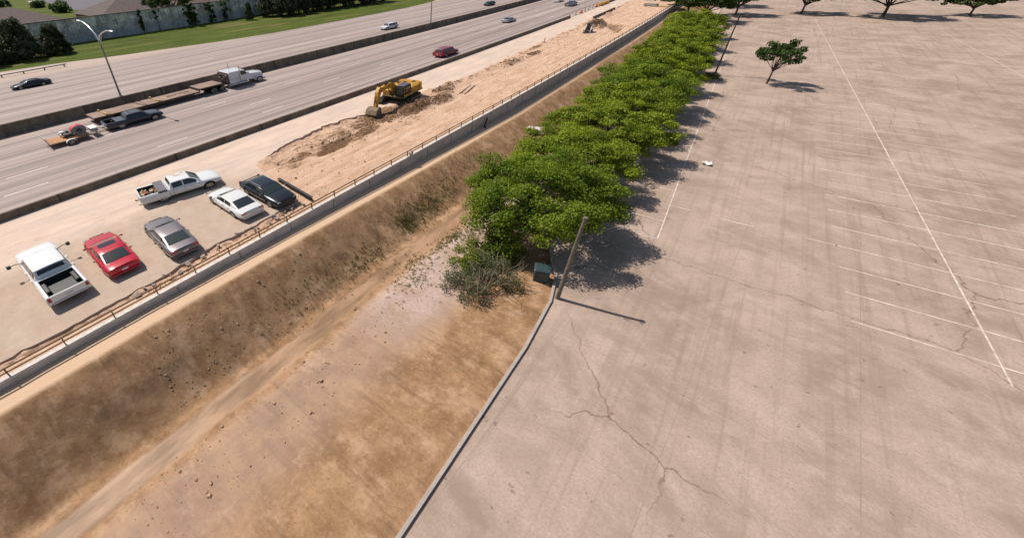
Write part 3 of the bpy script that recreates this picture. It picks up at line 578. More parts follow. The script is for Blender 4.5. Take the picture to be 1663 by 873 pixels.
def plant(label,cat,name,loc,C,Rr,thk,per,size,leafm,h0,r0,seed,group=None,up=.7,nb=14,multi=1,trunk='trunk',crown='crown',asp=.55,droop=0.):
    t=thing(name,label,cat,loc,0,group,sq=False)
    link(crown,leaf_mesh(crown,C,Rr,Rr*thk,per,size,up,leafm,seed,asp,droop),t); link(trunk,wood_mesh(trunk,h0,C,r0,seed,nb,multi=multi),t); return t
def build_row():
    protos=[]
    specs=[(1,245,4.65,4.8,2.15,2.45,330,.07),(2,160,4.45,4.8,2.1,2.4,260,.085),(3,160,4.5,4.7,2.15,2.4,250,.09)]
    ords=['nearest','second nearest','third','fourth','fifth','sixth','seventh','eighth','ninth','tenth','eleventh']
    spots=[(-7.2,24.3,0,1.,.0),(-7.9,32.0,1,1.,.6),(-7.3,39.5,2,1.02,2.),(-8.0,47.5,1,1.04,3.3),(-8.2,56.,0,1.05,1.3),(-8.5,65.,2,1.05,.4),(-9.0,74.5,1,1.06,5.),(-9.4,84.5,2,1.08,2.9),(-10.0,95.5,2,1.05,4.),(-10.9,107.,1,1.08,1.9)]
    for s in specs:
        C,Rr=crown_clumps(s[1],s[2],s[3],s[4],s[5],.55,1.0,s[0]*13,low=-.3,shell=.55)
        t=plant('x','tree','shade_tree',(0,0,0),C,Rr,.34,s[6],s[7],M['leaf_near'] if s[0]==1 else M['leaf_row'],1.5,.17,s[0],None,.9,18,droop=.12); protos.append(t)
    used=set()
    for i,(x,y,p,s,a) in enumerate(spots):
        lab={0:'nearest broad bright green tree of the row, beside the wooden pole',9:'farthest broad tree of the bright green row, before the dark trees'}.get(i,'%s broad bright green tree of the row, counted from the wooden pole'%ords[i].replace('second nearest','second'))
        g='bright green trees in a row along the parking lot'
        if p not in used: t=protos[p]; used.add(p); t.location=(x*1.045,y*1.045,-2.55); t.rotation_euler=(0,0,a); t['label']=lab; t['group']=g; t.scale=(s,s,s*(.97 if i else 1.1))
        else: copy_thing(protos[p],(x*1.045,y*1.045,-2.55),a,lab,g,(s,s,s))
    # dark trees beyond
    gp='dark green trees beyond the end of the bright row'
    C,Rr=crown_clumps(120,5.6,5.6,3.1,4.1,.7,1.2,77,low=-.3,shell=.5); d0=plant('x','tree','oak_tree',(0,0,0),C,Rr,.5,110,.2,M['leaf_dark'],2.2,.24,77,None,.7,16)
    D=[(-12.6,137,'dark green tree just beyond the bright row, next to the ditch bank'),(-7.6,152,'dark spreading tree with its trunk clear above the far parking stalls'),(-17.5,147,'far dark tree at the upper right beside the retaining wall'),(-12.,172,'distant dark tree behind the far end of the parking lot'),(5,160,'dark tree right of the spreading tree at the far parking end'),(19,158,'dark tree at the far end of the parking lot, third along'),(33,166,'dark tree at the far right end of the parking lot'),(48,158,'dark tree beyond the far right corner of the parking lot')]
    for k,(x,y,l) in enumerate(D):
        if k==0: d0.location=(x,y,-2.6); d0['label']=l; d0['group']=gp
        else: copy_thing(d0,(x,y,-2.6),k*1.3,l,gp,((1,.95,1.05,1.1,.95,1.3,.8,1.45)[k],)*2+((1,1,1.05,1.1,1,1.15,.75,1.25)[k],))
    # small tree in an island at the right
    C,Rr=crown_clumps(46,2.7,2.6,1.5,3.6,.5,.8,91,low=-.4,shell=.35); plant('small sparse grey-green tree in the parking lot right of the tree row','tree','young_tree',(2.55,78.5,-2.55),C,Rr,.5,70,.16,M['leaf_dark'],1.9,.1,91,None,.6,20)
build_row()
def build_far_green():
    gm='dark evergreen trees before the noise wall'
    C,Rr=[],[]
    r=np.random.default_rng(5)
    for k in range(120):
        z=.5+4.6*r.random()**1.1; rad=3.0*(1-(z-.5)/5.6)**.8; a=r.random()*6.28; q=rad*(.5+.5*r.random()); C.append((q*math.cos(a),q*math.sin(a),z)); Rr.append(r.uniform(.45,.75))
    t=plant('x','tree','evergreen_tree',(0,0,0),np.array(C),np.array(Rr),.8,110,.17,M['leaf_mag'],1.2,.14,5,gm,.5,10)
    for k,(x,y,s,l) in enumerate(((-106.5,14.2,1.3,'large dark evergreen tree at the left edge before the noise wall'),(-106.8,20.3,1.3,'tallest dark evergreen tree before the wall, second from the left edge'),(-107.5,26.2,1.,'small rounded evergreen tree nearest the street lamp, before the wall'),(-109.5,8.,1.,'dark evergreen tree outside the group toward the left'))):
        if k==3: continue
        if k==0: t.location=(x,y,0); t.scale=(s,)*3; t['label']=l
        else: copy_thing(t,(x,y,0),k*2.,l,gm,(s,)*3)
    copy_thing(t,(-113.5,77.5,0),2.,'little dark tree standing at the foot of the noise wall near vines',gm,(.5,.5,.8))
    gb='dark trees bordering the grass verge at the top'
    C,Rr=crown_clumps(110,3.7,4.2,3.1,3.1,.7,1.15,15,low=-.85,shell=.45); b=plant('x','tree','broad_evergreen',(0,0,0),C,Rr,.8,110,.2,M['leaf_mag'],1.2,.16,15,gb,.5,10)
    B=[(-114.5,86.5,1.0,'dense dark tree at the noise wall end, top centre-left'),(-110.5,88.6,.95,'rounded dark tree with pale leaf glints beside the dense one'),(-111.,94.,.95,'dark bushy tree over the mown grass, right of the glinting one'),(-113,102.,1.25,'wide dark tree with low branches over the verge'),(-112.5,111,1.35,'broad shady tree right of the low-branched one'),(-112,120,1.4,'dark broad tree casting shade on the verge'),(-112.,129,1.4,'last dark tree of the verge before the road widens')]
    for k,(x,y,s,l) in enumerate(B):
        if k==0: b.location=(x,y,0); b['label']=l
        else: copy_thing(b,(x,y,0),k*1.7,l,gb,(s,)*3)
    # tree behind the wall whose branches hang over it
    C,Rr=crown_clumps(80,4.5,7.5,3.2,6.8,.7,1.1,25,low=-.7,shell=.4); plant('big dark tree behind the noise wall hanging over its top','tree','overhanging_tree',(-125.,61,0),C,Rr,.7,110,.22,M['leaf_dark'],4,.3,25,None,.5,14)
    # vines
    def vine(y0,w,z0,z1,n,label,seed,per=60,spread=.4):
        r=np.random.default_rng(seed); C=[];Rr=[]
        for k in range(n):
            z=z0+(z1-z0)*r.random(); C.append((r.uniform(.1,spread),r.normal()*w*(.4+.6*(z-z0)/(z1-z0+.01)),z)); Rr.append(r.uniform(.2,.42))
        tt=thing('wall_vine',label,'vine',(-120.3 if y0<55 else -120.6,y0,0),0,'vines hanging on the noise wall',sq=False)
        link('leaves',leaf_mesh('leaves',C,Rr,np.array(Rr),per,.16,.2,M['leaf_vine'],seed),tt)
        mb=MB(); rr=random.Random(seed)
        for k in range(3): mb.tube([(.35,rr.uniform(-.3,.3)*w,.0),(.35,rr.uniform(-.5,.5)*w,(z0+z1)/2),(.35,rr.uniform(-.6,.6)*w,z1)],[.05,.04,.02],5)
        mb.obj('stem',M['bark'],tt)
    vine(49.6,.35,.6,4.9,22,'narrow green vine streaming down the wall right of the lamp',61); vine(53.8,.4,2.6,4.8,7,'sparse tuft of vine near the wall top',62,40)
    vine(63.5,1.5,.3,5.,60,'widest bushy vine hanging from the overhanging tree',63,70,.9); vine(69.5,1.0,.4,4.9,34,'dense vine with bare stems right of the widest one',64,60,.6); vine(74.,.8,.4,4.9,26,'light green vine left of the little tree',65,60,.6)
build_far_green()
def build_houses():
    def house(label,x,y,rz,w,d,eave,ridge,hips,chim):
        t=thing('brick_house',label,'house',(x,y,0),rz,'houses behind the noise wall',sq=False)
        mb=MB(); mb.box((0,0,eave/2),(w-1,d-1,eave)); mb.obj('wall',M['brick'],t)
        mb=MB(); o=w/2; q=d/2; h=hips; vs=[(-o,-q,eave),(o,-q,eave),(o,q,eave),(-o,q,eave),(-o+h,0,ridge),(o-h,0,ridge)]
        mb.add(vs,[(0,1,5,4),(1,2,5),(2,3,4,5),(3,0,4),(0,3,2,1)]); rf=mb.obj('roof',M['shingle'],t)
        mb=MB(); mb.box((w*.1,-q*.3,(eave+ridge)/2+.4),(.3,.3,.9)); mb.box((-w*.2,-q*.25,(eave+ridge)/2+.2),(.2,.2,.4)); mb.obj('vent',M['steel'],rf)
        for sx in (-.3,.25):
            mb=MB(); mb.box((w*sx,-q+.46,eave*.55),(1.4,.1,.8)); f=mb.obj('window',M['trimw'],t); mb=MB(); mb.box((w*sx,-q+.4,eave*.55),(1.2,.1,.65)); mb.obj('pane',M['glass'],f)
        mb=MB(); mb.box((0,-q+.46,eave*.42),(1.,.1,1.3)); mb.obj('door',M['trimw'],t)
    house('long brown shingled house behind the wall at the far left',-151,17,R(90),47,22,3.0,6.5,10,0)
    house('brown shingled house behind the wall, right of the street',-149,68,R(88),42,24,3.0,7.0,11.,0)
    house('brown house hidden mostly behind the wall, near the overhanging tree',-156,104,R(80),24,18,3,6.5,8,0)
    mb=MB(); mb.add([(-232,60,.02),(-262,70,.02),(-330,84,.02),(-330,105,.02),(-255,97,.02),(-225,86,.02),(-205,76,.02)],[(0,1,2,3,4,5,6)]); struct(mb.obj('street',M['asphalt']))
    mb=MB(); mb.add([(-330,76,.025),(-330,80,.025),(-270,68.5,.025),(-270,65.5,.025)],[(0,1,2,3)]);  mb.add([(-300,104,.03),(-200,84,.03),(-199,86,.03),(-298,107,.03)],[(0,1,2,3)]); struct(mb.obj('sidewalk',M['walk']))
    r=random.Random(3)
    for k,(x,y,rx,ry,h,l) in enumerate(((-297,56,12,7,2.6,'dark clipped hedge at the very left behind the far house'),(-262,64,8,4,2.2,'low green hedge beside the pale walk'),(-217,60,9,5,3.4,'light green bush at the corner of the street'),(-178,58,4,3,2.2,'round dark shrub in the lawn between the houses'))):
        C=[(r.uniform(-rx,rx)*.5,r.uniform(-ry,ry)*.5,r.uniform(.3,h)) for _ in range(40)]; Rr=np.array([r.uniform(.8,1.6) for _ in range(40)])
        t=thing('hedge',l,'hedge',(x,y,0),0,'garden hedges beyond the noise wall',sq=False); link('leaves',leaf_mesh('leaves',C,Rr,Rr*.7,60,.4,.5,M['leaf_dark'] if k!=2 else M['leaf_vine'],k+80),t)
        mb=MB(); mb.tube([(0,0,-.1),(0,0,h*.6)],[.2,.1],6); mb.obj('stem',M['bark'],t)
build_houses()
def build_ditch_plants():
    # big shrub with bare branches at the near end
    r=np.random.default_rng(8)
    def shrub(label,x,y,rx,ry,rz,n,per,size,m,seed,bare=0,nm='shrub'):
        C,Rr=crown_clumps(n,rx,ry,rz,rz*.35,.3,.6,seed,low=-.2,shell=.35); t=plant(label,'bush',nm,(x,y,-2.6),C,Rr,.6,per,size,m,.5,.05,seed,None,.5,16,multi=3,trunk='stems',crown='leaves')
        if bare:
            mb=MB(); q=random.Random(seed)
            for k in range(bare):
                a=q.uniform(0,6.28); l=q.uniform(.7,1.5); p=Vector((q.uniform(-.7,.7)*rx,q.uniform(-.7,.7)*ry,rz*.5)); e=p+Vector((math.cos(a)*l*.7,math.sin(a)*l*.7,l*.8)); m1=p.lerp(e,.5)+Vector((.1,-.1,.1))
                mb.tube([p,m1,e],[.022,.015,.006],4); mb.tube([m1,m1.lerp(e,.6)+Vector((q.uniform(-.4,.4),q.uniform(-.4,.4),.3))],[.012,.005],4)
            mb.obj('bare_branch',M['twig'],t)
        return t
    shrub('yellow-green leafy shrub at the ditch end of the nearest tree',-9.0,19.4,1.3,1.7,1.1,34,150,.06,M['leaf_bush'],31)
    shrub('grey-green shrub full of bare twigs beside the green cabinet',-7.2,18.7,1.6,1.2,1.1,34,110,.05,M['leaf_sage'],32,34)
    shrub('taller leafy green shrub under the near side of the nearest tree',-8.0,21.3,1.4,1.4,1.9,40,150,.08,M['leaf_bush'],33,0,'tall_shrub')
    shrub('pale twiggy shrub at the near end of the planting',-7.9,16.8,1.5,1.1,.9,30,100,.05,M['leaf_sage'],34,30)
    # weeds
    P=[]; q=random.Random(9)
    for (x,y,rx,ry,n) in ((-15.1,21.2,.5,1.6,240),(-15.1,23.6,.6,1.9,300),(-15.2,26.0,.5,1.2,140),(-14.8,20.4,.35,.5,220),(-14.5,16.2,.5,.8,100),(-14.7,14.6,.4,.7,80),(-11.5,21.4,.35,.5,160),(-11.6,19.9,.3,.7,110),(-10.9,22.9,.5,.4,150),(-10.5,21.6,.5,.4,90),(-11.9,17.6,.6,.7,120),(-11.0,15.7,.7,.9,130),(-16.2,30,.6,2.5,150),(-14.8,11.,.6,2.,100),(-9.2,27,1.,3.,160)):
        for k in range(n): P.append((x+q.gauss(0,rx),y+q.gauss(0,ry),0))
    dg=bpy.context.evaluated_depsgraph_get(); dg.update(); dt=bpy.data.objects['ditch']
    C=[]
    for p in P:
        ok,loc,_,_=dt.ray_cast(Vector((p[0],p[1],5)),Vector((0,0,-1)))
        if ok: C.append(tuple(loc+Vector((0,0,.04))))
    C=np.array(C); tag(link('weeds',leaf_mesh('weeds',C,np.full(len(C),.09),np.full(len(C),.07),7,.05,.2,M['weed'],9,.3)),kind='stuff')
    # grass under the trees and around the near planting
    P=[(q.uniform(-10.3,-5.9 if y>24 else -4.3),y) for y in [q.uniform(22,130) for _ in range(1200)]]
    C=np.array([(x-(y>60)*(y-60)*.045,y,-2.5) for x,y in P]); tag(link('undergrowth',leaf_mesh('undergrowth',C,np.full(len(C),.3),np.full(len(C),.07),7,.07,.3,M['weed'],19,.4)),kind='stuff')
    # grass island
    C=np.array([(-3.7+q.gauss(0,.55),78.6+q.gauss(0,1.0),-2.4) for _ in range(160)]); 
    tag(link('island_grass',leaf_mesh('island_grass',C,np.full(160,.25),np.full(160,.12),14,.12,.3,M['weed'],21,.4)),kind='stuff')
    mb=MB(); pts=[(-3.7+1.25*math.cos(a),78.7+2.0*math.sin(a)) for a in np.linspace(0,2*PI,25)[:-1]]
    mb.loft([[(x,y,z) for x,y in pts] for z in(-2.6,-2.42)]); tag(mb.obj('kerb_island',M['walk']),'small kerbed traffic island with dry grass at the foot of the brown pole','island')
build_ditch_plants()
# ------------------------------------------------------------------ street furniture
def build_lamps():
    def lamp(label,y,zt=7.4):
        x=-55.95+float(bend(y)); t=thing('street_lamp',label,'street lamp',(x,y,1.18),0,'double-arm street lamps on the median',sq=False); h=zt-1.18
        mb=MB(); mb.tube([(0,0,-.05),(0,0,.25),(0,0,h)],[.17,.12,.075],10); mb.box((0,0,.03),(.5,.5,.1),.02); mb.obj('pole',M['pole_grey'],t)
        for (ex,ez) in ((-3.9,1.62),(4.0,1.05)):
            mb=MB(); mb.tube([(0,0,h-.15),(ex*.1,0,h+ez*.28),(ex*.45,0,h+ez*.72),(ex*.8,0,h+ez*.97),(ex,0,h+ez)],[.06,.055,.05,.045,.04],8); mb.tube([(0,0,h-.5),(ex*.3,0,h+ez*.42)],[.03,.025],6); a=mb.obj('arm',M['lamp'],t)
            sx=1 if ex>0 else -1; rings=[]
            for s,w,hh in ((-.05,.05,.04),(.1,.11,.07),(.4,.17,.09),(.7,.15,.07),(.85,.05,.03)):
                rings.append([(ex+sx*s,math.cos(k)*w,h+ez+math.sin(k)*hh) for k in np.linspace(0,2*PI,11)[:-1]])
            mb=MB(); mb.loft(rings,smooth=True); mb.obj('lamp_head',M['lamp'],t)
    lamp('double-arm street lamp on the median behind the flatbed trailer',17.95); lamp('farther double-arm street lamp on the median near the white suv',84.8)
    t=thing('parking_light','tall dark brown light pole standing in the tree shade by the parking island','lamp post',(-3.49,80.8,-2.55),0,None,False)
    mb=MB(); mb.tube([(0,0,0),(0,0,7.6)],[.11,.085],8); mb.obj('pole',M['brownpole'],t); mb=MB(); mb.cyl((0,0,-.1),(0,0,.35),.3,12); mb.obj('base',M['walk'],t)
    for s in (-1,1):
        mb=MB(); mb.box((s*.6,0,7.55),(.7,.4,.16),.03); mb.box((s*.2,0,7.55),(.3,.06,.06)); mb.obj('lamp_head',M['brownpole'],t)
    t=thing('utility_pole','leaning weathered round wooden pole at the near edge of the tree row','utility pole',(-3.58,19.54,-2.5),0,None,False)
    mb=MB(); mb.tube([(0,0,-.1),(.03,.1,1.6),(.05,.2,3.4),(.08,.36,5.2)],[.125,.115,.1,.088],14); mb.obj('pole',M['wood_pole'],t,angle=60)
    mb=MB(); mb.cyl((.0,.25,5.18),(.1,.1,5.26),.03,6); mb.box((.09,.36,5.215),(.2,.2,.03),.01); mb.obj('cap',M['wood_pole'],t)
    t=thing('utility_cabinet','dull grey-green metal cabinet in the shade beside the wooden pole','cabinet',(-5.0,20.6,-2.55),R(20),None,False)
    mb=MB(); mb.box((0,0,.42),(.85,.75,.8),.03); mb.obj('body',M['greybox'],t); mb=MB(); mb.box((0,0,.86),(.95,.85,.1),.03,taper=(.9,.9)); mb.obj('lid',M['greybox'],t); mb=MB(); mb.box((.1,-.385,.45),(.6,.02,.6)); mb.obj('door',M['greybox'],t)
build_lamps()
def build_small():
    # drums and delineators
    gb='orange drums closing the barrier gap'; gd='thin delineator posts closing the barrier gap'
    def drum(y,x,l):
        t=thing('traffic_drum',l,'traffic drum',(x,y,0),0,gb)
        mb=MB(); mb.tube([(0,0,0),(0,0,.9),(0,0,1.)],[.36,.3,.26],14); mb.obj('body',M['orange'],t); mb=MB(); mb.cyl((0,0,-.002),(0,0,.09),.48,14); mb.obj('base',M['black'],t)
        for z in(.4,.7): mb=MB(); mb.cyl((0,0,z),(0,0,z+.1),.355-.06*z,14); mb.obj('band',M['whitep'],t)
    drum(121,-36.3,'orange traffic drum nearer to the barrier end'); drum(135.3,-37.0,'orange traffic drum next to the yellow crash cushion')
    for (x,y),l in zip(((-36.3,112.9),(-36.4,117.7),(-36.7,125.3),(-36.9,128.8),(-36.95,132.3)),('thin post standing at the end of the barrier','thin post just before the nearer orange drum','thin post just behind the nearer orange drum','fourth thin post of the barrier gap','thin post just before the farther orange drum')):
        t=thing('delineator_post',l,'delineator',(x,y,0),0,gd)
        mb=MB(); mb.cyl((0,0,0),(0,0,1.15),.05,8); mb.obj('post',M['orange'] if y<113 else M['steel'],t); mb=MB(); mb.cyl((0,0,0),(0,0,.07),.25,10); mb.obj('base',M['black'],t)
    t=thing('crash_cushion','yellow segmented crash cushion at the head of the far barrier','crash barrier',(-36.9,137.2,0),R(90+1))
    for k in range(4): mb=MB(); mb.box((k*2.2+1.1,0,.55),(2.05,.62,1.),.12); mb.obj('segment',M['yplastic'],t)
    # precast pieces
    g='grey precast concrete blocks lying on the sand'
    t=thing('concrete_block','long grey precast concrete block lying across the sand at the far end','concrete block',(-25.35,141.4,0),R(-10),g)
    mb=MB(); mb.box((0,0,.5),(3.3,1.2,.85),.08); mb.obj('block',M['precast'],t); mb=MB(); mb.cyl((-1.67,0,.5),(1.67,0,.5),.3,16); mb.obj('opening',M['steel'],t)
    t=thing('concrete_block','smaller dark grey precast block nearest the wall at the top','concrete block',(-24.5,154.,0),R(-10),g)
    mb=MB(); mb.box((0,0,.45),(2.2,1.1,.8),.08); mb.obj('block',M['steel'],t); mb=MB(); mb.cyl((-1.12,0,.45),(1.12,0,.45),.25,16); mb.obj('opening',M['under'],t)
    mb=MB(); mb.box((0,0,.1),(2.6,1.2,.1)); mb.box((.2,.4,.2),(2.2,.12,.1)); mb.box((0,-.4,.2),(2.4,.12,.1)); o=mb.obj('timber_stack',M['lumber'],None,(-22.2,140.6,-.1),R(-15)); tag(o,'low stack of weathered timber beside the long concrete block','timber')
    mb=MB(); mb.box((0,0,.3),(3.,1.4,.5),.1); o=mb.obj('plastic_sheet',M['paper'],None,(-28.5,155,-.1),R(-8)); tag(o,'white wrapped bundle on the sand at the top of the strip','bundle')
    # pipes on the sand near the excavator
    for (a,b,l) in (((-24.95,44.3),(-25.8,48.45),'left one of two thin dark pipes lying on the sand'),((-24.35,44.4),(-25.25,48.5),'right one of two thin dark pipes lying on the sand')):
        mb=MB(); mb.tube([(*a,-.05),(*b,-.05)],.07,8); tag(mb.obj('pipe',mat('brown_grey_pipe',(.13,.09,.07),.7,var=.3)),l,'pipe','pipes on the sand right of the excavator')
    # steel beam by the black suv
    t=thing('steel_beam','long dark square steel beam lying beside the black suv','beam',(-22.05,16.17,.0),math.atan2(-.52,4.3),None,False)
    mb=MB(); L=4.35; 
    for z in(.03,.21): mb.box((0,0,z),(L,.22,.03))
    mb.box((0,0,.12),(L,.05,.15)); mb.obj('beam',M['steel'],t)
    # red stake, stone headwall, culvert
    mb=MB(); mb.box((0,0,.35),(.08,.08,.9),0,0,Matrix.Rotation(.12,4,'Y')); mb.box((0,0,.05),(.7,.35,.12)); o=mb.obj('marker_stake',mat('dull_red_paint',(.25,.07,.05),.7),None,(-29.1,80.,-.05)); tag(o,'dark red marker stake at the dug edge of the slab','stake')
    mb=MB(); mb.tube([(-17.5,18.7,-1.45),(-16.6,18.35,-1.95)],[.14,.14],10,cap=False); mb.tube([(-16.6,18.35,-1.95),(-17.5,18.7,-1.45)],[.11,.11],10,cap=False); tag(mb.obj('culvert_pipe',M['black']),'black corrugated pipe end sticking out of the ditch slope','pipe')
    mb=MB(); mb.box((0,0,0),(2.2,.9,.5),.05); o=mb.obj('headwall',M['coping'],None,(-14.9,43.6,-2.2),R(15)); tag(o,'pale concrete headwall slab at the left edge of the tree row','headwall')
    def paper(x,y,z,s,m,l,seed,cat='litter'):
        q=random.Random(seed); vs=[];fs=[];n=5
        for i in range(n):
            for j in range(n): vs.append(((i/(n-1)-.5)*s*(1+q.uniform(-.2,.2)),(j/(n-1)-.5)*s*.8*(1+q.uniform(-.2,.2)),q.uniform(0,s*.35)))
        for i in range(n-1):
            for j in range(n-1): a=i*n+j; fs.append((a,a+1,a+n+1,a+n))
        mb=MB(); mb.add(vs,fs); me=mb.mesh('litter',m); o=link('litter',me,None,(x,y,z)); tag(o,l,cat); mod=o.modifiers.new('s','SOLIDIFY'); mod.thickness=.015
    paper(.2,44.7,-2.53,.75,M['paper'],'crumpled white sheet lying alone on the open parking lot',1)
    paper(-15.55,20.0,-2.35,.36,M['yellowbag'],'crumpled yellow bag at the foot of the ditch slope',2)
    for k,(x,y,z,l) in enumerate(((-15.0,18.2,-2.65,'scrap of white litter below the yellow bag'),(-15.3,21.4,-2.45,'scrap of white litter in the weeds by the green clump'),(-16.6,25.9,-1.75,'scrap of white litter high on the ditch slope'),(-13.7,18.9,-2.9,'tiny pale litter scrap on the muddy ditch bottom'))): paper(x,y,z,.17,M['paper'],l,10+k)
build_small()
# ------------------------------------------------------------------ vehicles (local: +X forward, +Y left)
def bool_cut(me,cuts):
    """cut wheel arches"""
    o=bpy.data.objects.new('t',me); COL.objects.link(o); mb=MB()
    for x,r,w in cuts: mb.cyl((x,-w,r*.92),(x,w,r*.92),r,24)
    c=mb.obj('c',M['under']); md=o.modifiers.new('b','BOOLEAN'); md.object=c; md.operation='DIFFERENCE'; md.solver='EXACT'
    dg=bpy.context.evaluated_depsgraph_get(); dg.update(); m2=bpy.data.meshes.new_from_object(o.evaluated_get(dg)); bpy.data.objects.remove(o); bpy.data.objects.remove(c)
    if len(m2.polygons)<20: return me
    m2.set_sharp_from_angle(angle=R(35)); return m2
def wheel(t,x,y,r,w,rim,side,dual=False):
    e=bpy.data.objects.new('wheel',None)
    mb=MB(); n=22; prof=[(-w/2,r*.62),(-w/2,r*.93),(-w*.36,r),(w*.36,r),(w/2,r*.93),(w/2,r*.62)]
    rings=[[(rr*math.cos(a),yy,rr*math.sin(a)) for a in np.linspace(0,2*PI,n+1)[:-1]] for yy,rr in prof]; mb.loft(rings,smooth=True,cap=True)
    tw=mb.obj('wheel',M['tyre'],t,(x,y,r),0)
    mb=MB(); s=side; f=w/2*s+.004*s
    mb.tube([(0,f*.3,0),(0,f,0)],[r*.3,r*.16],12)
    for k in range(5 if not dual else 8):
        a=k*2*PI/(5 if not dual else 8); mb.box((r*.36,f*.9,0),(r*.52,.04,r*.2),0,0,Matrix.Rotation(a,4,'Y'))
    rr=[[(q*math.cos(a),f*k,q*math.sin(a)) for a in np.linspace(0,2*PI,n+1)[:-1]] for q,k in((r*.68,.99),(r*.68,1.04),(r*.58,1.04),(r*.58,.7))]; mb.loft(rr,cap=False)
    mb.obj('rim',rim,tw)
    mb=MB(); mb.cyl((0,f*.55,0),(0,f*.6,0),r*.6,16); mb.obj('brake_disc',M['steel'],tw)
def body_loft(st):
    rings=[]
    for (x,wb,wm,ws,zbm,zs,zt) in st:
        h=[(0,zbm),(wb*.85,zbm),(wb,zbm+.07),(wm,zbm+.28*(zs-zbm)),(wm,zs-.32*(zs-zbm)),(ws+(wm-ws)*.45,zs-.08*(zs-zbm)),(ws,zs),(ws*.86,zs+(zt-zs)*.55),(ws*.45,zt-.004),(0,zt)]
        full=[(x,y,z) for y,z in h]+[(x,-y,z) for y,z in reversed(h[1:-1])]; rings.append(full)
    mb=MB(); mb.loft(rings,smooth=True); return mb
def car(label,name,loc,rz,pm,kind='sedan',L=4.85,W=1.84,Ht=1.45,wb=2.85,r=.33,rim=None,glass=None,wind=None,sunroof=False,rack=False,cat='car',toolbox=False,clutter=False,roofpatch=False,tow=False,badge=None,load=False,group=None,mirr=1.,fast=False):
    rim=rim or M['rim']; glass=glass or M['glass']; wind=wind or M['wglass']
    t=thing(name,label,cat,(*loc,0) if len(loc)==2 else loc,rz,group); h=L/2; w=W/2; xf=h-.93 if kind!='pickup' else h-1.0; xr=xf-wb
    if kind=='sedan': belt=.93; cw=(.98); st=[(-h,.55*w,.7*w,.66*w,.42,.80,.86),(-h+.08,.8*w,.9*w,.78*w,.30,.93,1.0),(-h+.35,.9*w,.97*w,.82*w,.22,.99,1.07),(-h+1.0,.93*w,w,.85*w,.2,.97,1.03),(-.3,.93*w,w,.87*w,.19,.93,.98),(.9,.93*w,w,.87*w,.19,.92,.99),(h-1.2,.93*w,.99*w,.84*w,.2,.86,.95),(h-.5,.9*w,.95*w,.76*w,.22,.76,.83),(h-.14,.78*w,.85*w,.64*w,.25,.66,.70),(h,.5*w,.6*w,.5*w,.34,.55,.60)]
    elif kind=='suv': belt=1.03; st=[(-h,.6*w,.86*w,.82*w,.42,.98,1.0),(-h+.08,.85*w,.96*w,.88*w,.34,1.05,1.07),(-h+.5,.92*w,.99*w,.9*w,.27,1.05,1.08),(-.3,.93*w,w,.9*w,.25,1.03,1.06),(.9,.93*w,w,.89*w,.25,1.01,1.08),(h-1.1,.93*w,.99*w,.87*w,.26,.98,1.07),(h-.4,.9*w,.96*w,.8*w,.28,.92,.99),(h-.1,.8*w,.88*w,.7*w,.32,.82,.86),(h,.55*w,.68*w,.6*w,.4,.62,.68)]
    else:
        belt=1.16; cabr=-h+1.98 if L<6 else -h+2.0
        st=[(cabr,.92*w,.97*w,.9*w,.42,1.16,1.19),(cabr+.1,.93*w,.98*w,.9*w,.4,1.16,1.19),(.9,.93*w,w,.9*w,.4,1.15,1.2),(h-1.3,.94*w,w,.88*w,.42,1.1,1.2),(h-.5,.92*w,.98*w,.83*w,.42,1.04,1.13),(h-.12,.85*w,.93*w,.76*w,.44,.95,1.0),(h,.75*w,.82*w,.68*w,.5,.8,.85)]
    me=body_loft(st).mesh('body',pm,35); me=bool_cut(me,[(xf,r+.07,w+.3),(xr,r+.07,w+.3)]) if kind!='pickup' else bool_cut(me,[(xf,r+.08,w+.3)])
    link('body',me,t)
    if kind=='pickup':
        x0=-h; x1=cabr-.03; mb=MB(); ztop=1.2
        for s in(-1,1):
            prof=[(-.985*w,.45),(-1.*w,.75),(-.97*w,1.08),(-.9*w,ztop),(-.8*w,ztop),(-.8*w,.6),(-.85*w,.45)]
            mb.loft([[(x,y*-s,z) for y,z in prof] for x in(x0+.03,x1)])
        mb.box(((x0+x1)/2,0,.62),(x1-x0-.06,1.62*w,.08)); mb.box((x1-.05,0,.9),(.06,1.62*w,.6))
        bme=mb.mesh('bed',pm); bme=bool_cut(bme,[(xr,r+.08,w+.3)]); link('bed',bme,t)
        mb=MB(); mb.box((x0+.05,0,.88),(.09,1.6*w,.6),.02); mb.obj('tailgate',pm,t)
        mb=MB(); mb.box(((x0+x1)/2,0,.672),(x1-x0-.2,1.56*w,.012)); mb.box((x1-.095,0,.9),(.02,1.58*w,.52)); mb.box((x0+.115,0,.88),(.02,1.56*w,.5))
        for s in(-1,1): mb.box(((x0+x1)/2,s*.787*w,.9),(x1-x0-.22,.02,.54))
        mb.obj('bed_liner',M['black'],t)
        for s in(-1,1): mb=MB(); mb.box((xr,s*.68*w,.8),(r*2+.2,.24*w,.32),.05); mb.obj('wheel_well',M['black'],t)
        if toolbox:
            mb=MB(); mb.box((x1-.42,0,1.16),(.62,1.9*w,.3),.03); tb=mb.obj('tool_box',mat('grey_tool_box',(.13,.12,.14),.5,var=.4,vscale=5),t); mb=MB(); mb.box((x1-.42,0,1.325),(.64,1.92*w,.04),.01); mb.obj('lid',mat('grey_tool_box',(.13,.12,.14)),tb)
        if load:
            mb=MB(); mb.box((x1-.45,0,1.19),(.9,1.7*w,.05),.02); mb.obj('bed_cover',pm,t)
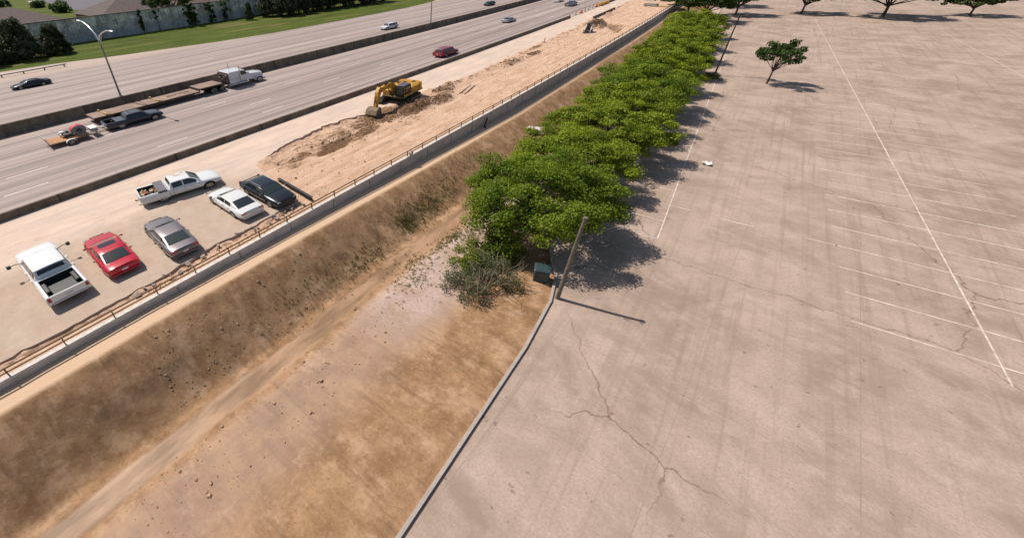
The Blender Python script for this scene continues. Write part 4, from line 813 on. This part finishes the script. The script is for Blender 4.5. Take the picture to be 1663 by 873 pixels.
    # cabin
    if kind=='sedan': A,B,C,D=h-1.28,h-2.12,-h+1.55,-h+.62; zA,zD=.96,1.03
    elif kind=='suv': A,B,C,D=(h-1.18,h-1.85,-h+.55,-h+.14) if not fast else (h-1.3,h-2.05,-h+.95,-h+.2); zA,zD=1.06,1.06
    else: A,B,C,D=h-1.45,h-2.2,cabr+.25,cabr+.04; zA,zD=1.18,1.18
    wtop=.66*W/2*1.12 if kind=='sedan' else .74*w; wbl=.86*w if kind=='sedan' else .895*w
    def prof(x):
        if x>=B: k=(A-x)/(A-B); z=zA+(Ht-.03-zA)*(k**.9); wt=.8*w+(wtop-.8*w)*k
        elif x<=C: k=(x-D)/(C-D); z=zD+(Ht-.05-zD)*(k**.85); wt=.8*w+(wtop*.97-.8*w)*k
        else: k=(x-C)/(B-C); z=Ht-.05+.05*math.sin(PI*(.15+.75*k)); wt=wtop
        return z,wt
    def bz(x): return belt-.03+ (.0)
    xsn=[A,A-(A-B)*.33,A-(A-B)*.66,B,B-(B-C)*.25,B-(B-C)*.5,B-(B-C)*.75,C,C-(C-D)*.35,C-(C-D)*.7,D]
    def top(x,s,off=0.):   # s in -1..1 across the roof line
        z,wt=prof(x); return (x+(off*.6 if x>B-.01 else (-off*.6 if x<C+.01 else 0)),s*wt*.93,z-.035*s*s+off)
    def side(x,k,s,off=0.):
        z,wt=prof(x); z=z-.06; b0=bz(x); y=(wbl+(wt-wbl)*k)+off; return (x,s*y,b0+(z-b0)*k+off*.3)
    rings=[]
    for x in xsn:
        z,wt=prof(x); half=[(0,bz(x)-.1),(wbl,bz(x)-.1),(wbl,bz(x)),(wt,max(z-.06,bz(x)+.01)),(wt*.93,z-.03),(wt*.5,z-.005),(0,z)]
        rings.append([(x,y,q) for y,q in half]+[(x,-y,q) for y,q in reversed(half[1:-1])])
    mb=MB(); mb.loft(rings,smooth=True); mb.obj('roof',pm,t,angle=30)
    def patch(name,xs,ss,fn,m):
        mb=MB(); vs=[fn(x,s) for x in xs for s in ss]; n=len(ss); fs=[(i*n+j,i*n+j+1,(i+1)*n+j+1,(i+1)*n+j) for i in range(len(xs)-1) for j in range(n-1)]; mb.add(vs,fs,0,None,True); return mb.obj(name,m,t)
    ss=np.linspace(-.93,.93,7); patch('windshield',np.linspace(A-.04,B+.05,6),ss,lambda x,s:top(x,s,.012),wind)
    patch('rear_window',np.linspace(C-.03,D+(.1 if kind=='sedan' else .08),5),ss*(.95 if kind=='pickup' else 1),lambda x,s:top(x,s,.012),glass)
    mid=(B+C)/2+(.1 if kind!='suv' else .35)
    for s in(-1,1):
        segs=[(A-.38,mid+.05),(mid-.05,C+.02 if kind!='suv' else mid-1.0)]
        if kind=='suv': segs.append((mid-1.1,C+.02))
        for a,b in segs:
            patch('side_window',np.linspace(a,b,5),[.14,.5,.9],lambda x,k:side(x,k,s,.012),glass)
            mb=MB(); mb.box((b+.18,s*(w*.985),belt-.13),(.16,.05,.035),.01); mb.obj('door_handle',pm,t)
        mb=MB()
        for xx in (A-.25,mid,C+.0): mb.box((xx,s*(w*.987),.7 if kind!='pickup' else .85),(.014,.012,.55))
        mb.obj('door_seam',M['under'],t)
        mb=MB(); ml=.15 if mirr<1.3 else .2; ro=.02 if mirr<1.3 else .34; mb.box((A-.32,s*(w+ro+ml*.5),belt+.1),(.13 if mirr<1.3 else .17,ml,.16 if mirr<1.3 else .3),.04); mb.tube([(A-.3,s*(w*.86),belt+.0),(A-.28,s*(w+ro*.5),belt+.12),(A-.32,s*(w+ro+.05),belt+.1)],.028,6); mb.obj('mirror',pm if mirr<1.3 else M['black'],t)
        zl=.74 if kind=='sedan' else (.88 if kind=='suv' else .92); mb=MB(); mb.box((h-.17,s*w*.66,zl-.1),(.26,.3*w,.11),.04,0,None,(.8,.85)); mb.obj('headlight',M['headlens'],t)
        zt=.88 if kind=='sedan' else (1.0 if kind!='pickup' else .95); mb=MB()
        if kind=='sedan': mb.box((-h+.13,s*w*.66,zt-.02),(.24,.42*w,.13),.03)
        else: mb.box((-h+.07,s*w*.84,zt-.05),(.13,.17*w,.34),.02)
        mb.obj('taillight',M['redlens'],t)
        for x in (xf,xr): wheel(t,x,s*(w-.13),r,.23,rim,s)
    mb=MB(); mb.box((0,0,.33 if kind!='pickup' else .5),(L-.7,W-.55,.3)); mb.obj('underbody',M['under'],t)
    zg=.5 if kind=='sedan' else .66; mb=MB(); mb.box((h-.01,0,zg+.06),(.05,.9*w,.2),.02); mb.box((h-.03,0,zg-.14),(.06,1.1*w,.08),.01); mb.obj('grille',M['black'],t)
    mb=MB(); mb.box((h-.06,0,zg-.17),(.22,1.5*w,.16),.05); mb.obj('bumper',pm if kind!='pickup' else M['chrome'],t); mb=MB(); mb.box((-h+.05,0,zg-.12),(.2,1.6*w,.16),.05); mb.obj('bumper',pm if kind!='pickup' else M['chrome'],t)
    mb=MB(); mb.box((-h-.015,0,zg+.16),(.02,.32,.15)); mb.obj('number_plate',M['plate'],t)
    if sunroof: patch('sunroof',np.linspace(B-.08,B-.58,3),np.linspace(-.72,.72,5),lambda x,s:top(x,s,.012),M['glass'])
    if rack:
        for s in(-1,1): mb=MB(); mb.tube([(B-.1,s*wtop*.86,Ht-.01),(B-.2,s*wtop*.86,Ht+.05),(C+.1,s*wtop*.86,Ht+.05),(C,s*wtop*.86,Ht-.02)],.022,6); mb.obj('roof_rail',M['chrome'],t)
    if roofpatch:
        mb=MB(); q=random.Random(2)
        for k in range(9):
            x=q.uniform(C+.15,B-.2); y=q.uniform(-.25,.75)*wtop; z=prof(x)[0]-.035*(y/wtop/.93)**2; a,b=q.uniform(.06,.3),q.uniform(.03,.1); mb.add([(x+a*math.cos(i)*q.uniform(.7,1.2),y+b*math.sin(i),z+.008) for i in np.linspace(0,6.28,9)[:-1]],[tuple(range(8))])
        mb.obj('rust_patch',M['bare'],t)
    if clutter:
        q=random.Random(6); x0=-h+.2
        cols=[(.6,.14,.06),(.65,.6,.5),(.35,.3,.22),(.1,.1,.1),(.5,.35,.2)]
        for k in range(5):
            mb=MB()
            for j in range(5):
                mx=Matrix.Translation((q.uniform(x0,x0+1.15),q.uniform(-.62,.62)*w,.75+q.uniform(0,.2)))@Matrix.Rotation(q.uniform(0,3),4,'Z')@Matrix.Rotation(q.uniform(-.6,.6),4,'X'); mb.box((0,0,0),(q.uniform(.1,.45),q.uniform(.06,.2),q.uniform(.05,.2)),.01,0,mx)
            o=mb.obj('tools',mat('tools_%s'%['red','cream','brown','black','tan'][k],cols[k],.7),t)
    if tow: mb=MB(); mb.box((-h-.12,0,.45),(.3,.08,.08)); mb.cyl((-h-.24,0,.45),(-h-.24,0,.56),.04,8); mb.obj('tow_hitch',M['steel'],t)
    return t
H90=PI/2
gp='cars parked on the sandy pavement'
car('red sedan with a dark sunroof, parked between the white truck and the grey car','parked_car',(-24.3,4.1),R(177),P_['red'],L=4.85,W=1.85,wb=2.8,sunroof=True,group=gp)
car('mauve-grey sedan parked between the red car and the white sedan','parked_car',(-23.2,7.2),R(174.5),P_['grey'],L=4.9,W=1.85,wb=2.85,group=gp,glass=M['wglass'])
car('white sedan with black rear window, parked left of the black suv','parked_car',(-23.6,12.1),R(176.5),P_['white2'],L=4.95,W=1.88,wb=2.9,group=gp)
car('black suv with roof rails, parked nose toward the railing','parked_suv',(-22.85,14.42),R(-2.5),P_['navy'],'suv',L=4.7,W=1.87,Ht=1.55,wb=2.8,r=.36,rack=True,fast=True,group=gp,cat='suv')
car('white pickup truck with long towing mirrors at the lower left','parked_pickup',(-25.05,1.25),R(180),P_['white'],'pickup',L=6.3,W=2.03,Ht=1.93,wb=4.0,r=.4,group=gp,cat='pickup truck',mirr=2.2)
car('white pickup with peeling roof, grey tool box and a bed full of tools','parked_pickup',(-28.83,10.9),R(77),P_['white'],'pickup',L=5.75,W=2.0,Ht=1.88,wb=3.3,r=.39,rim=M['rim'],group=gp,cat='pickup truck',toolbox=True,clutter=True,roofpatch=True,tow=True)
car('dark slate-blue pickup towing the small equipment trailer','moving_pickup',(-48.45,15.92),R(87),P_['dkblue'],'pickup',L=5.9,W=2.0,Ht=1.86,wb=3.5,r=.41,cat='pickup truck',load=True,tow=True)
car('dark navy sedan driving on the far carriageway at the left edge','moving_car',(-79.37,14.2),-H90,P_['darknavy'],L=5.0,W=1.85,wb=2.9)
car('white suv driving toward the viewer on the far carriageway','moving_suv',(-65.2,81.1),-H90-R(1),P_['white'],'suv',L=4.95,W=1.95,Ht=1.85,wb=2.9,r=.38,cat='suv')
car('dark suv on the far carriageway at the top, in the innermost lane','moving_suv',(-66.2,130.9),-H90-R(1.5),P_['dkgreen'],'suv',L=4.6,W=1.85,Ht=1.65,wb=2.7,r=.36,cat='suv')
car('maroon suv driving away beside the roadside barrier','moving_suv',(-38.33,62.5),H90,P_['maroon'],'suv',L=5.2,W=2.0,Ht=1.9,wb=3.05,r=.39,cat='suv')
car('silver sedan driving away in the middle lanes beyond the maroon suv','moving_car',(-45.75,101.1),H90+R(1.2),P_['silver'],L=4.75,W=1.82,wb=2.8)
car('white car at the top edge, left of the blue-grey pickup','moving_car',(-50.9,145.5),H90+R(1.5),P_['white2'],L=4.8,W=1.85,wb=2.8)
car('blue-grey pickup driving away near the top of the highway','moving_pickup',(-44.2,136.8),H90+R(1.5),P_['bluegrey'],'pickup',L=5.7,W=1.98,Ht=1.85,wb=3.6,r=.4,cat='pickup truck')
# semi truck and trailer
def build_semi():
    t=thing('semi_tractor','white long-nosed semi tractor with sleeper cab on the inner lane','truck',(-52.5,27.6,0),H90-R(.3))
    W=2.45; w=W/2; PW=P_['semi']
    mb=MB(); mb.box((3.3,.45,.9),(9.3,.1,.3)); mb.box((3.3,-.45,.9),(9.3,.1,.3)); mb.box((0,0,.9),(.4,.9,.2)); mb.box((1,0,.9),(.3,.9,.2)); mb.obj('chassis',M['steel'],t)
    # sleeper and cab
    mb=MB(); pr=[(2.55,.95),(2.5,2.9),(2.6,3.25),(3.0,3.42),(3.8,3.45),(4.1,3.3),(4.15,.95)]
    mb.loft([[(x,y,z if abs(y)<w-.15 else min(z,3.05)) for x,z in pr] for y in(-w,-w+.12,w-.12,w)],smooth=True); mb.obj('sleeper',PW,t,angle=30)
    mb=MB(); pr=[(4.17,1.0),(4.17,3.0),(4.35,3.05),(5.05,2.95),(5.5,2.15),(5.6,1.0)]; mb.loft([[(x,y,z) for x,z in pr] for y in(-w+.08,-w+.2,w-.2,w-.08)],smooth=True); mb.obj('cab',PW,t,angle=30)
    mb=MB(); mb.quad((5.11,-w+.25,2.86),(5.11,w-.25,2.86),(5.5,w-.2,2.2),(5.5,-w+.2,2.2)); o=mb.obj('windshield',M['glass'],t); o.location.x=.03
    for s in(-1,1):
        mb=MB(); mb.prism([(4.37,2.1),(4.37,2.8),(5.0,2.8),(5.35,2.15)],s*(w-.075),s*(w-.055)); mb.obj('side_window',M['glass'],t)
        mb=MB(); mb.box((4.15,s*(w+.03),2.15),(.04,.03,2.2)); mb.obj('cab_seam',M['steel'],t)
        mb=MB(); mb.cyl((4.17,s*(w+.1),1.3),(4.17,s*(w+.1),3.9),.075,10); mb.obj('exhaust_stack',M['chrome'],t)
        mb=MB(); mb.cyl((2.3,s*(w-.2),.68),(5.2,s*(w-.2),.68),.31,16); mb.obj('fuel_tank',M['chrome'],t)
        mb=MB(); mb.box((3.3,s*(w+.008),1.72),(1.6,.02,.05)); mb.obj('body_stripe',mat('grey_stripe',(.2,.15,.16),.5),t)
        mb=MB(); mb.box((5.4,s*(w+.2),2.3),(.1,.22,.5),.03); mb.box((5.37,s*(w+.05),2.35),(.04,.3,.04)); mb.obj('mirror',M['chrome'],t)
        # fender
        mb=MB(); rr=[]
        for a in np.linspace(-.1,PI+.1,10): rr.append([(7.2+.66*math.cos(a),s*y,.52+.68*math.sin(a)) for y in(w-.35,w+.02)]+[(7.2+.60*math.cos(a),s*y,.52+.62*math.sin(a)) for y in(w+.02,w-.35)])
        mb.loft(rr,smooth=True); mb.obj('fender',PW,t)
        mb=MB(); mb.cyl((7.8,s*(w-.35),1.2),(7.95,s*(w-.35),1.2),.14,12); mb.obj('headlight',M['clearlens'],t)
        wheel(t,7.2,s*(w-.15),.52,.28,M['rim'],s,True)
        for x in(0,1.32): wheel(t,x-.0,s*(w-.3),.52,.56,M['rim'],s,True)
    mb=MB(); pr=[(5.5,.95),(5.5,2.08),(6.0,2.06),(7.6,1.9),(7.92,1.75),(7.98,.8)]; mb.loft([[(x,y,z if abs(y)<.7 else z-.14) for x,z in pr] for y in(-.88,-.66,.66,.88)],smooth=True); mb.obj('hood',PW,t,angle=35)
    mb=MB(); mb.box((8.0,0,1.3),(.06,1.1,1.0),.02); mb.obj('grille',M['chrome'],t); mb=MB(); mb.box((8.12,0,.55),(.25,2.35,.4),.06); mb.obj('bumper',M['chrome'],t)
    mb=MB(); q=random.Random(3)
    for k in range(14): mb.box((2.36+q.uniform(-.1,.05),q.uniform(-1.,1.),q.uniform(1.,2.9)),(.2,q.uniform(.2,.7),q.uniform(.06,.2)),.02)
    mb.box((2.42,0,2.0),(.08,2.2,2.0)); mb.obj('headache_rack',mat('chain_rack',(.22,.16,.13),.7,.3,var=.6,vscale=6),t)
    # trailer
    t=thing('drop_deck_trailer','long empty drop-deck flatbed trailer with brown plank deck behind the white tractor','trailer',(-52.5,27.6,0),H90-R(.3))
    mb=MB(); mb.box((-.3,0,1.46),(3.3,2.5,.1)); mb.box((-8.25,0,1.02),(12.6,2.5,.1)); mb.obj('deck',M['deck'],t)
    mb=MB()
    for s in(-1,1): mb.box((-.3,s*1.24,1.36),(3.3,.06,.24)); mb.box((-8.25,s*1.24,.92),(12.6,.06,.24)); mb.box((-8.2,s*.5,.8),(12,.12,.3)); mb.box((-.4,s*.5,1.3),(3.2,.12,.25))
    mb.box((-1.95,0,1.2),(.08,2.5,.56)); mb.box((-14.5,0,.85),(.12,2.4,.3))
    for k in range(9): mb.box((-4.+-k*1.3,1.27,.74),(.25,.05,.16)); mb.box((-4.+-k*1.3,-1.27,.74),(.25,.05,.16))
    mb.obj('frame',mat('dark_trailer_frame',(.06,.04,.035),.7),t)
    for s in(-1,1):
        for x in(-11.6,-12.9): wheel(t,x,s*.95,.42,.5,M['rim'],s,True)
        mb=MB(); mb.box((-14.57,s*.9,.85),(.04,.3,.14)); mb.obj('taillight',M['redlens'],t)
    q=random.Random(8)
    for x in (-7.3,-13.2):
        mb=MB(); mb.box((x,0,1.14),(.14,2.6,.14)); mb.box((x+.02,-.9,1.28),(.16,.8,.14)); mb.box((x-.02,1.0,1.3),(.18,.3,.2)); mb.box((x+.25,-1.05,1.12),(.45,.14,.1))
        o=mb.obj('timber_dunnage',M['lumber'],None,(-52.5,27.6,0),H90-R(.3)); o.scale=(1,1,SQ); tag(o,'yellow timber blocks across the trailer deck, '+('at mid length' if x>-10 else 'near its rear end'),'timber')
    mb=MB()
    for k in range(10): mb.box((-2.9-k*.3,.2-k*.02+q.uniform(-.08,.08),1.1),(.3,q.uniform(.06,.18),.07),.01)
    o=mb.obj('chain_pile',M['steel'],None,(-52.5,27.6,0),H90-R(.3)); o.scale=(1,1,SQ); tag(o,'dark chains lying along the middle of the trailer deck','chain')
build_semi()
def build_eq_trailer():
    c=(-48.25,9.75); rz=R(88)
    t=thing('utility_trailer','small flat utility trailer with orange-brown plank deck behind the dark pickup','trailer',(*c,0),rz)
    mb=MB(); mb.box((-.35,0,.66),(3.5,2.0,.06)); mb.obj('deck',M['deck2'],t)
    mb=MB()
    for s in(-1,1):
        mb.box((-.05,s*1.02,.6),(4.2,.06,.12)); mb.box((.7,s*1.02,.95),(2.7,.04,.04))
        for x in(-.6,.1,.8,1.5,2.05): mb.box((x,s*1.02,.8),(.04,.04,.34))
        mb.tube([(2.0,s*.9,.58),(3.9,0,.55)],.05,6)
    mb.box((2.05,0,.6),(.08,2.05,.12)); mb.box((-2.12,0,.58),(.08,2.05,.14)); mb.obj('frame',mat('rusty_trailer_frame',(.25,.19,.14),.7,.2,var=.4),t)
    for s in(-1,1):
        wheel(t,-.4,s*1.2,.36,.22,M['rim'],s)
        mb=MB(); rr=[[(-.4+q*math.cos(a),s*y,.36+q*math.sin(a)) for q,y in((.46,1.06),(.46,1.36),(.43,1.36),(.43,1.06))] for a in np.linspace(.0,PI,12)]; mb.loft(rr); mb.obj('fender',M['whitep'],t)
    mb=MB(); mb.tube([(-2.15,-1.0,.7),(-2.3,-1.0,1.6)],.02,5); mb.tube([(-2.15,1.0,.7),(-2.5,1.0,1.7)],.02,5); mb.tube([(-2.5,1.0,1.7),(-2.3,-1.,1.6)],.02,5)
    for k in range(6): mb.tube([(-2.16,-1+k*.4,.7),(-2.32-.03*k,-1+k*.4,1.62)],.01,4)
    mb.obj('ramp_gate',M['galv'],t)
    # engine and reel carried on it
    t=thing('hose_reel','red-rimmed grey hose reel standing on the small trailer','reel',(*c,.44),rz)
    for s in(-.36,.36):
        mb=MB(); mb.cyl((.75,s-.02,.72),(.75,s+.02,.72),.66,28); mb.obj('reel_disc',mat('grey_disc',(.26,.24,.27),.5,.2),t)
    mb=MB(); rr=[[(.75+q*math.cos(a),y,.72+q*math.sin(a)) for q,y in((.68,-.3),(.68,.3),(.6,.3),(.6,-.3))] for a in np.linspace(0,2*PI,29)]; mb.loft(rr,cap=False); mb.obj('reel_rim',mat('red_reel_paint',(.6,.05,.045),.4),t)
    mb=MB(); mb.cyl((.75,-.5,.72),(.75,.5,.72),.14,12); mb.cyl((.75,-.52,.72),(.75,-.46,.72),.24,12); mb.obj('hub',M['steel'],t)
    mb=MB()
    for s in(-1,1): mb.tube([(.3,s*.5,.0),(.75,s*.5,.75),(1.2,s*.5,0)],.03,6)
    mb.obj('stand',M['galv'],t)
    t=thing('engine_unit','dark engine unit with white tank beside the reel on the small trailer','engine',(*c,.44),rz)
    mb=MB(); mb.box((-.25,0,.35),(.8,.9,.5),.06); mb.cyl((-.6,-.3,.35),(.1,-.3,.35),.2,12); mb.box((-.2,.2,.7),(.3,.3,.25),.03); mb.obj('engine_block',mat('engine_dark',(.07,.065,.05),.6,.2,var=.5,vscale=8),t)
    mb=MB(); mb.box((-.65,.3,.72),(.45,.4,.25),.06); mb.obj('tank',M['whitep'],t); mb=MB(); mb.tube([(-.7,.55,.0),(-.9,.6,.4),(-.7,.6,.7),(-.4,.6,.72)],.06,6); mb.obj('hose',M['whitep'],t)
    t=thing('white_box','white lidded box at the front of the small trailer','box',(*c,.44),rz)
    mb=MB(); mb.box((2.0,-.05,.3),(.62,1.25,.5),.03); mb.obj('box_body',mat('box_side',(.35,.35,.38),.5),t); mb=MB(); mb.box((2.0,-.05,.58),(.68,1.3,.06),.02); mb.obj('lid',M['white_line'] if False else M['whitep'],t)
build_eq_trailer()
def build_excavator():
    t=thing('excavator','yellow tracked excavator with its bucket lowered onto dark soil','excavator',(-29.3,38.3,-.05),-H90+R(9))
    Y,S=M['yellow'],M['steel']
    for s in(-1,1):
        mb=MB(); pr=[(-2.4,.5),(-2.25,.85),(-1.9,.98),(1.9,.98),(2.25,.85),(2.4,.5),(2.2,.12),(1.9,.0),(-1.9,.0),(-2.2,.12)]
        RT=Matrix.Rotation(R(-9),4,'Z'); mb.prism(pr,s*1.3-.3,s*1.3+.3)
        for k in range(20): mb.box((-2.+k*.21,s*1.3,.99),(.1,.62,.05)); mb.box((-2.+k*.21,s*1.3,.02),(.1,.62,.05))
        tr=mb.obj('track',mat('track_steel',(.035,.028,.024),.7,.2,var=.4,vscale=6),t)
        mb=MB(); mb.box((0,s*1.62,.5),(3.4,.04,.32),.01)
        for x in(-2.0,-1.2,-.6,0,.6,1.2,2.0): mb.cyl((x,s*1.6,.5 if abs(x)>1.5 else .28),(x,s*1.64,.5 if abs(x)>1.5 else .28),.3 if abs(x)>1.5 else .15,12)
        mb.obj('track_frame',M['mud'],tr)
    mb=MB(); mb.box((0,0,.75),(1.8,2.2,.4),.08); mb.cyl((0,0,.9),(0,0,1.15),.7,20); mb.obj('undercarriage',S,t)
    up=R(0)
    mb=MB(); mb.box((-.75,0,1.25),(4.6,2.9,.22),.04); mb.obj('platform',mat('olive_platform',(.20,.17,.05),.6,var=.4),t)
    mb=MB(); mb.loft([[(x,y,z) for y,z in((-1.4,1.36),(1.4,1.36),(1.4,zz),(1.25,zz+.12),(-1.25,zz+.12),(-1.4,zz))] for x,zz in((-2.3,2.28),(-.7,2.28),(-.4,2.18))],smooth=False); mb.obj('engine_cover',Y,t)
    mb=MB(); mb.loft([[(x*.0+xx,y,z) for y,z in((-hw,1.15),(hw,1.15),(hw,2.3),(hw-.12,2.45),(-hw+.12,2.45),(-hw,2.3))] for x,xx,hw in((0,-3.1,1.1),(0,-2.9,1.38),(0,-2.3,1.45))]); mb.obj('counterweight',M['ycw'],t)
    mb=MB()
    for x,y in((-1.9,-.4),(-1.2,.3),(-2.5,.5),(-1.6,-.9)): mb.box((x,y,2.43 if x>-2.4 else 2.48),(.45,.35,.06),.01)
    mb.cyl((-1.2,-.9,2.4),(-1.2,-.9,2.85),.08,8); mb.obj('exhaust',S,t)
    mb=MB(); mb.box((.75,-.95,1.8),(1.5,.9,.85),.05); mb.obj('side_box',Y,t)
    # cab on the left side of the machine
    mb=MB(); pr=[(.05,1.36),(.0,2.9),(.2,3.12),(1.35,3.1),(1.62,2.9),(1.72,1.9),(1.6,1.36)]; mb.prism(pr,.48,1.42); cb=mb.obj('cab',M['under'],t)
    mb=MB(); mb.box((.78,.95,3.15),(1.5,1.0,.09),.04); mb.obj('cab_roof',mat('blue_grey_cab_roof',(.10,.085,.13),.4),cb)
    mb=MB(); mb.prism([(.2,2.0),(.18,2.85),(1.35,2.85),(1.55,2.0)],1.425,1.44); mb.obj('cab_window',M['glass'],cb); mb=MB(); mb.prism([(.2,2.0),(.18,2.85),(1.35,2.85),(1.55,2.0)],.46,.475); mb.obj('cab_window',M['glass'],cb)
    mb=MB(); mb.quad((1.64,.55,2.85),(1.64,1.35,2.85),(1.745,1.35,1.9),(1.745,.55,1.9)); mb.obj('windshield',M['glass'],cb)
    mb=MB()
    for x in(.03,1.62): mb.box((x,1.44,2.2),(.06,.03,1.6))
    mb.box((.8,1.44,1.55),(1.6,.03,.3)); mb.obj('cab_door',M['yellow'],cb)
    # boom, stick, bucket in the x-z plane
    y0,y1=-.22,.24
    mb=MB(); mb.prism([(.7,1.5),(1.0,1.35),(1.6,2.5),(2.8,3.3),(4.3,3.1),(4.7,2.95),(4.85,3.25),(4.3,3.6),(2.7,3.98),(1.8,3.65),(.9,2.5)],y0,y1); mb.obj('boom',Y,t)
    mb=MB(); mb.prism([(4.45,3.0),(4.2,3.75),(4.65,3.95),(5.1,3.3),(5.6,1.1),(5.4,.95),(5.15,1.1)],y0+.05,y1-.05); mb.obj('stick',Y,t)
    for (a,b,r1,r2,yy) in (((1.3,1.5),(2.3,3.0),.12,.06,.32),((1.3,1.5),(2.3,3.0),.12,.06,-.3),((2.6,4.05),(4.25,3.95),.1,.055,.01),((4.8,3.5),(5.7,1.5),.09,.05,.01)):
        m0=((a[0]+b[0])/2,(a[1]+b[1])/2); mb=MB(); mb.cyl((a[0],yy,a[1]),(m0[0],yy,m0[1]),r1,10); mb.cyl((m0[0],yy,m0[1]),(b[0],yy,b[1]),r2,8); mb.obj('hydraulic_cylinder',S,t)
    mb=MB(); pr=[(5.30,1.15),(5.75,1.25),(6.20,.95),(6.45,.35),(6.20,-.15),(5.60,-.3),(5.20,-.1),(5.35,.0),(5.65,-.12),(6.05,.0),(6.27,.36),(6.05,.85),(5.70,1.08),(5.35,1.0)]
    mb.prism(pr,-.62,.62); solid=[(5.30,1.15),(5.75,1.25),(6.20,.95),(6.45,.35),(6.20,-.15),(5.60,-.3),(5.20,-.1)]; mb.prism(solid,-.66,-.61); mb.prism(solid,.61,.66); bk=mb.obj('bucket',M['mud'],t)
    for k in range(5): mb=MB(); mb.box((5.1,-.5+k*.25,-.12),(.3,.1,.07),.01); mb.obj('tooth',S,bk)
    mb=MB(); mb.tube([(.2,1.5,1.3),(.2,1.5,2.2),(1.4,1.5,2.2)],.02,5); mb.tube([(-2.2,1.4,2.4),(-2.2,1.4,2.75),(-.8,1.4,2.75),(-.8,1.4,2.4)],.02,5); mb.obj('handrail',Y,t)
build_excavator()
def build_compact():
    t=thing('skid_steer','small white and black skid steer loader on the sand','loader',(-26.3,94.6,-.1),R(-80)); t.scale=(.8,.8,.66)
    for s in(-1,1):
        mb=MB(); mb.prism([(-1.2,.35),(-1.0,.7),(1.,.7),(1.2,.35),(1.,.0),(-1.,.0)],s*.75-.18,s*.75+.18); mb.obj('track',M['under'],t)
    mb=MB(); mb.box((-.3,0,.95),(2.,1.1,.7),.08); mb.obj('body',M['black'],t)
    mb=MB(); mb.box((-.1,0,1.75),(1.1,.95,.95),.06); mb.obj('cab',M['glass'],t); mb=MB(); mb.box((-.1,0,2.24),(1.2,1.02,.08),.03); mb.obj('roof',M['black'],t)
    for s in(-1,1): mb=MB(); mb.prism([(-1.3,1.2),(-1.2,1.75),(.2,1.7),(1.5,.9),(1.75,.2),(1.5,.2),(1.2,.8),(.1,1.45),(-1.0,1.45)],s*.68-.09,s*.68+.09); mb.obj('lift_arm',M['whitep'],t)
    mb=MB(); mb.prism([(1.5,.1),(1.5,.7),(1.6,.7),(1.7,.15),(2.3,.1),(2.3,.04)],-.9,.9); mb.obj('bucket',M['steel'],t); mb=MB(); mb.box((-1.32,0,1.15),(.2,1.,.7),.05); mb.obj('rear_door',M['whitep'],t)
    t=thing('compactor','small dark red compactor roller beside the sand bank','roller',(-28.3,105.6,-.1),R(-60))
    mb=MB(); mb.box((0,0,.85),(1.5,1.1,.6),.08); mb.obj('body',mat('dark_red_machine',(.16,.035,.03),.5),t)
    for x in(-.85,.85): mb=MB(); mb.cyl((x,-.6,.42),(x,.6,.42),.42,20); mb.obj('drum',M['steel'],t)
    mb=MB(); mb.box((.1,0,1.3),(.5,.6,.3),.04); mb.tube([(-.5,-.5,1.1),(-.5,-.5,1.8),(-.5,.5,1.8),(-.5,.5,1.1)],.03,6); mb.obj('seat',M['whitep'],t); mb=MB(); mb.box((.0,0,1.85),(1.0,1.0,.05)); mb.obj('canopy',M['black'],t)
build_compact()
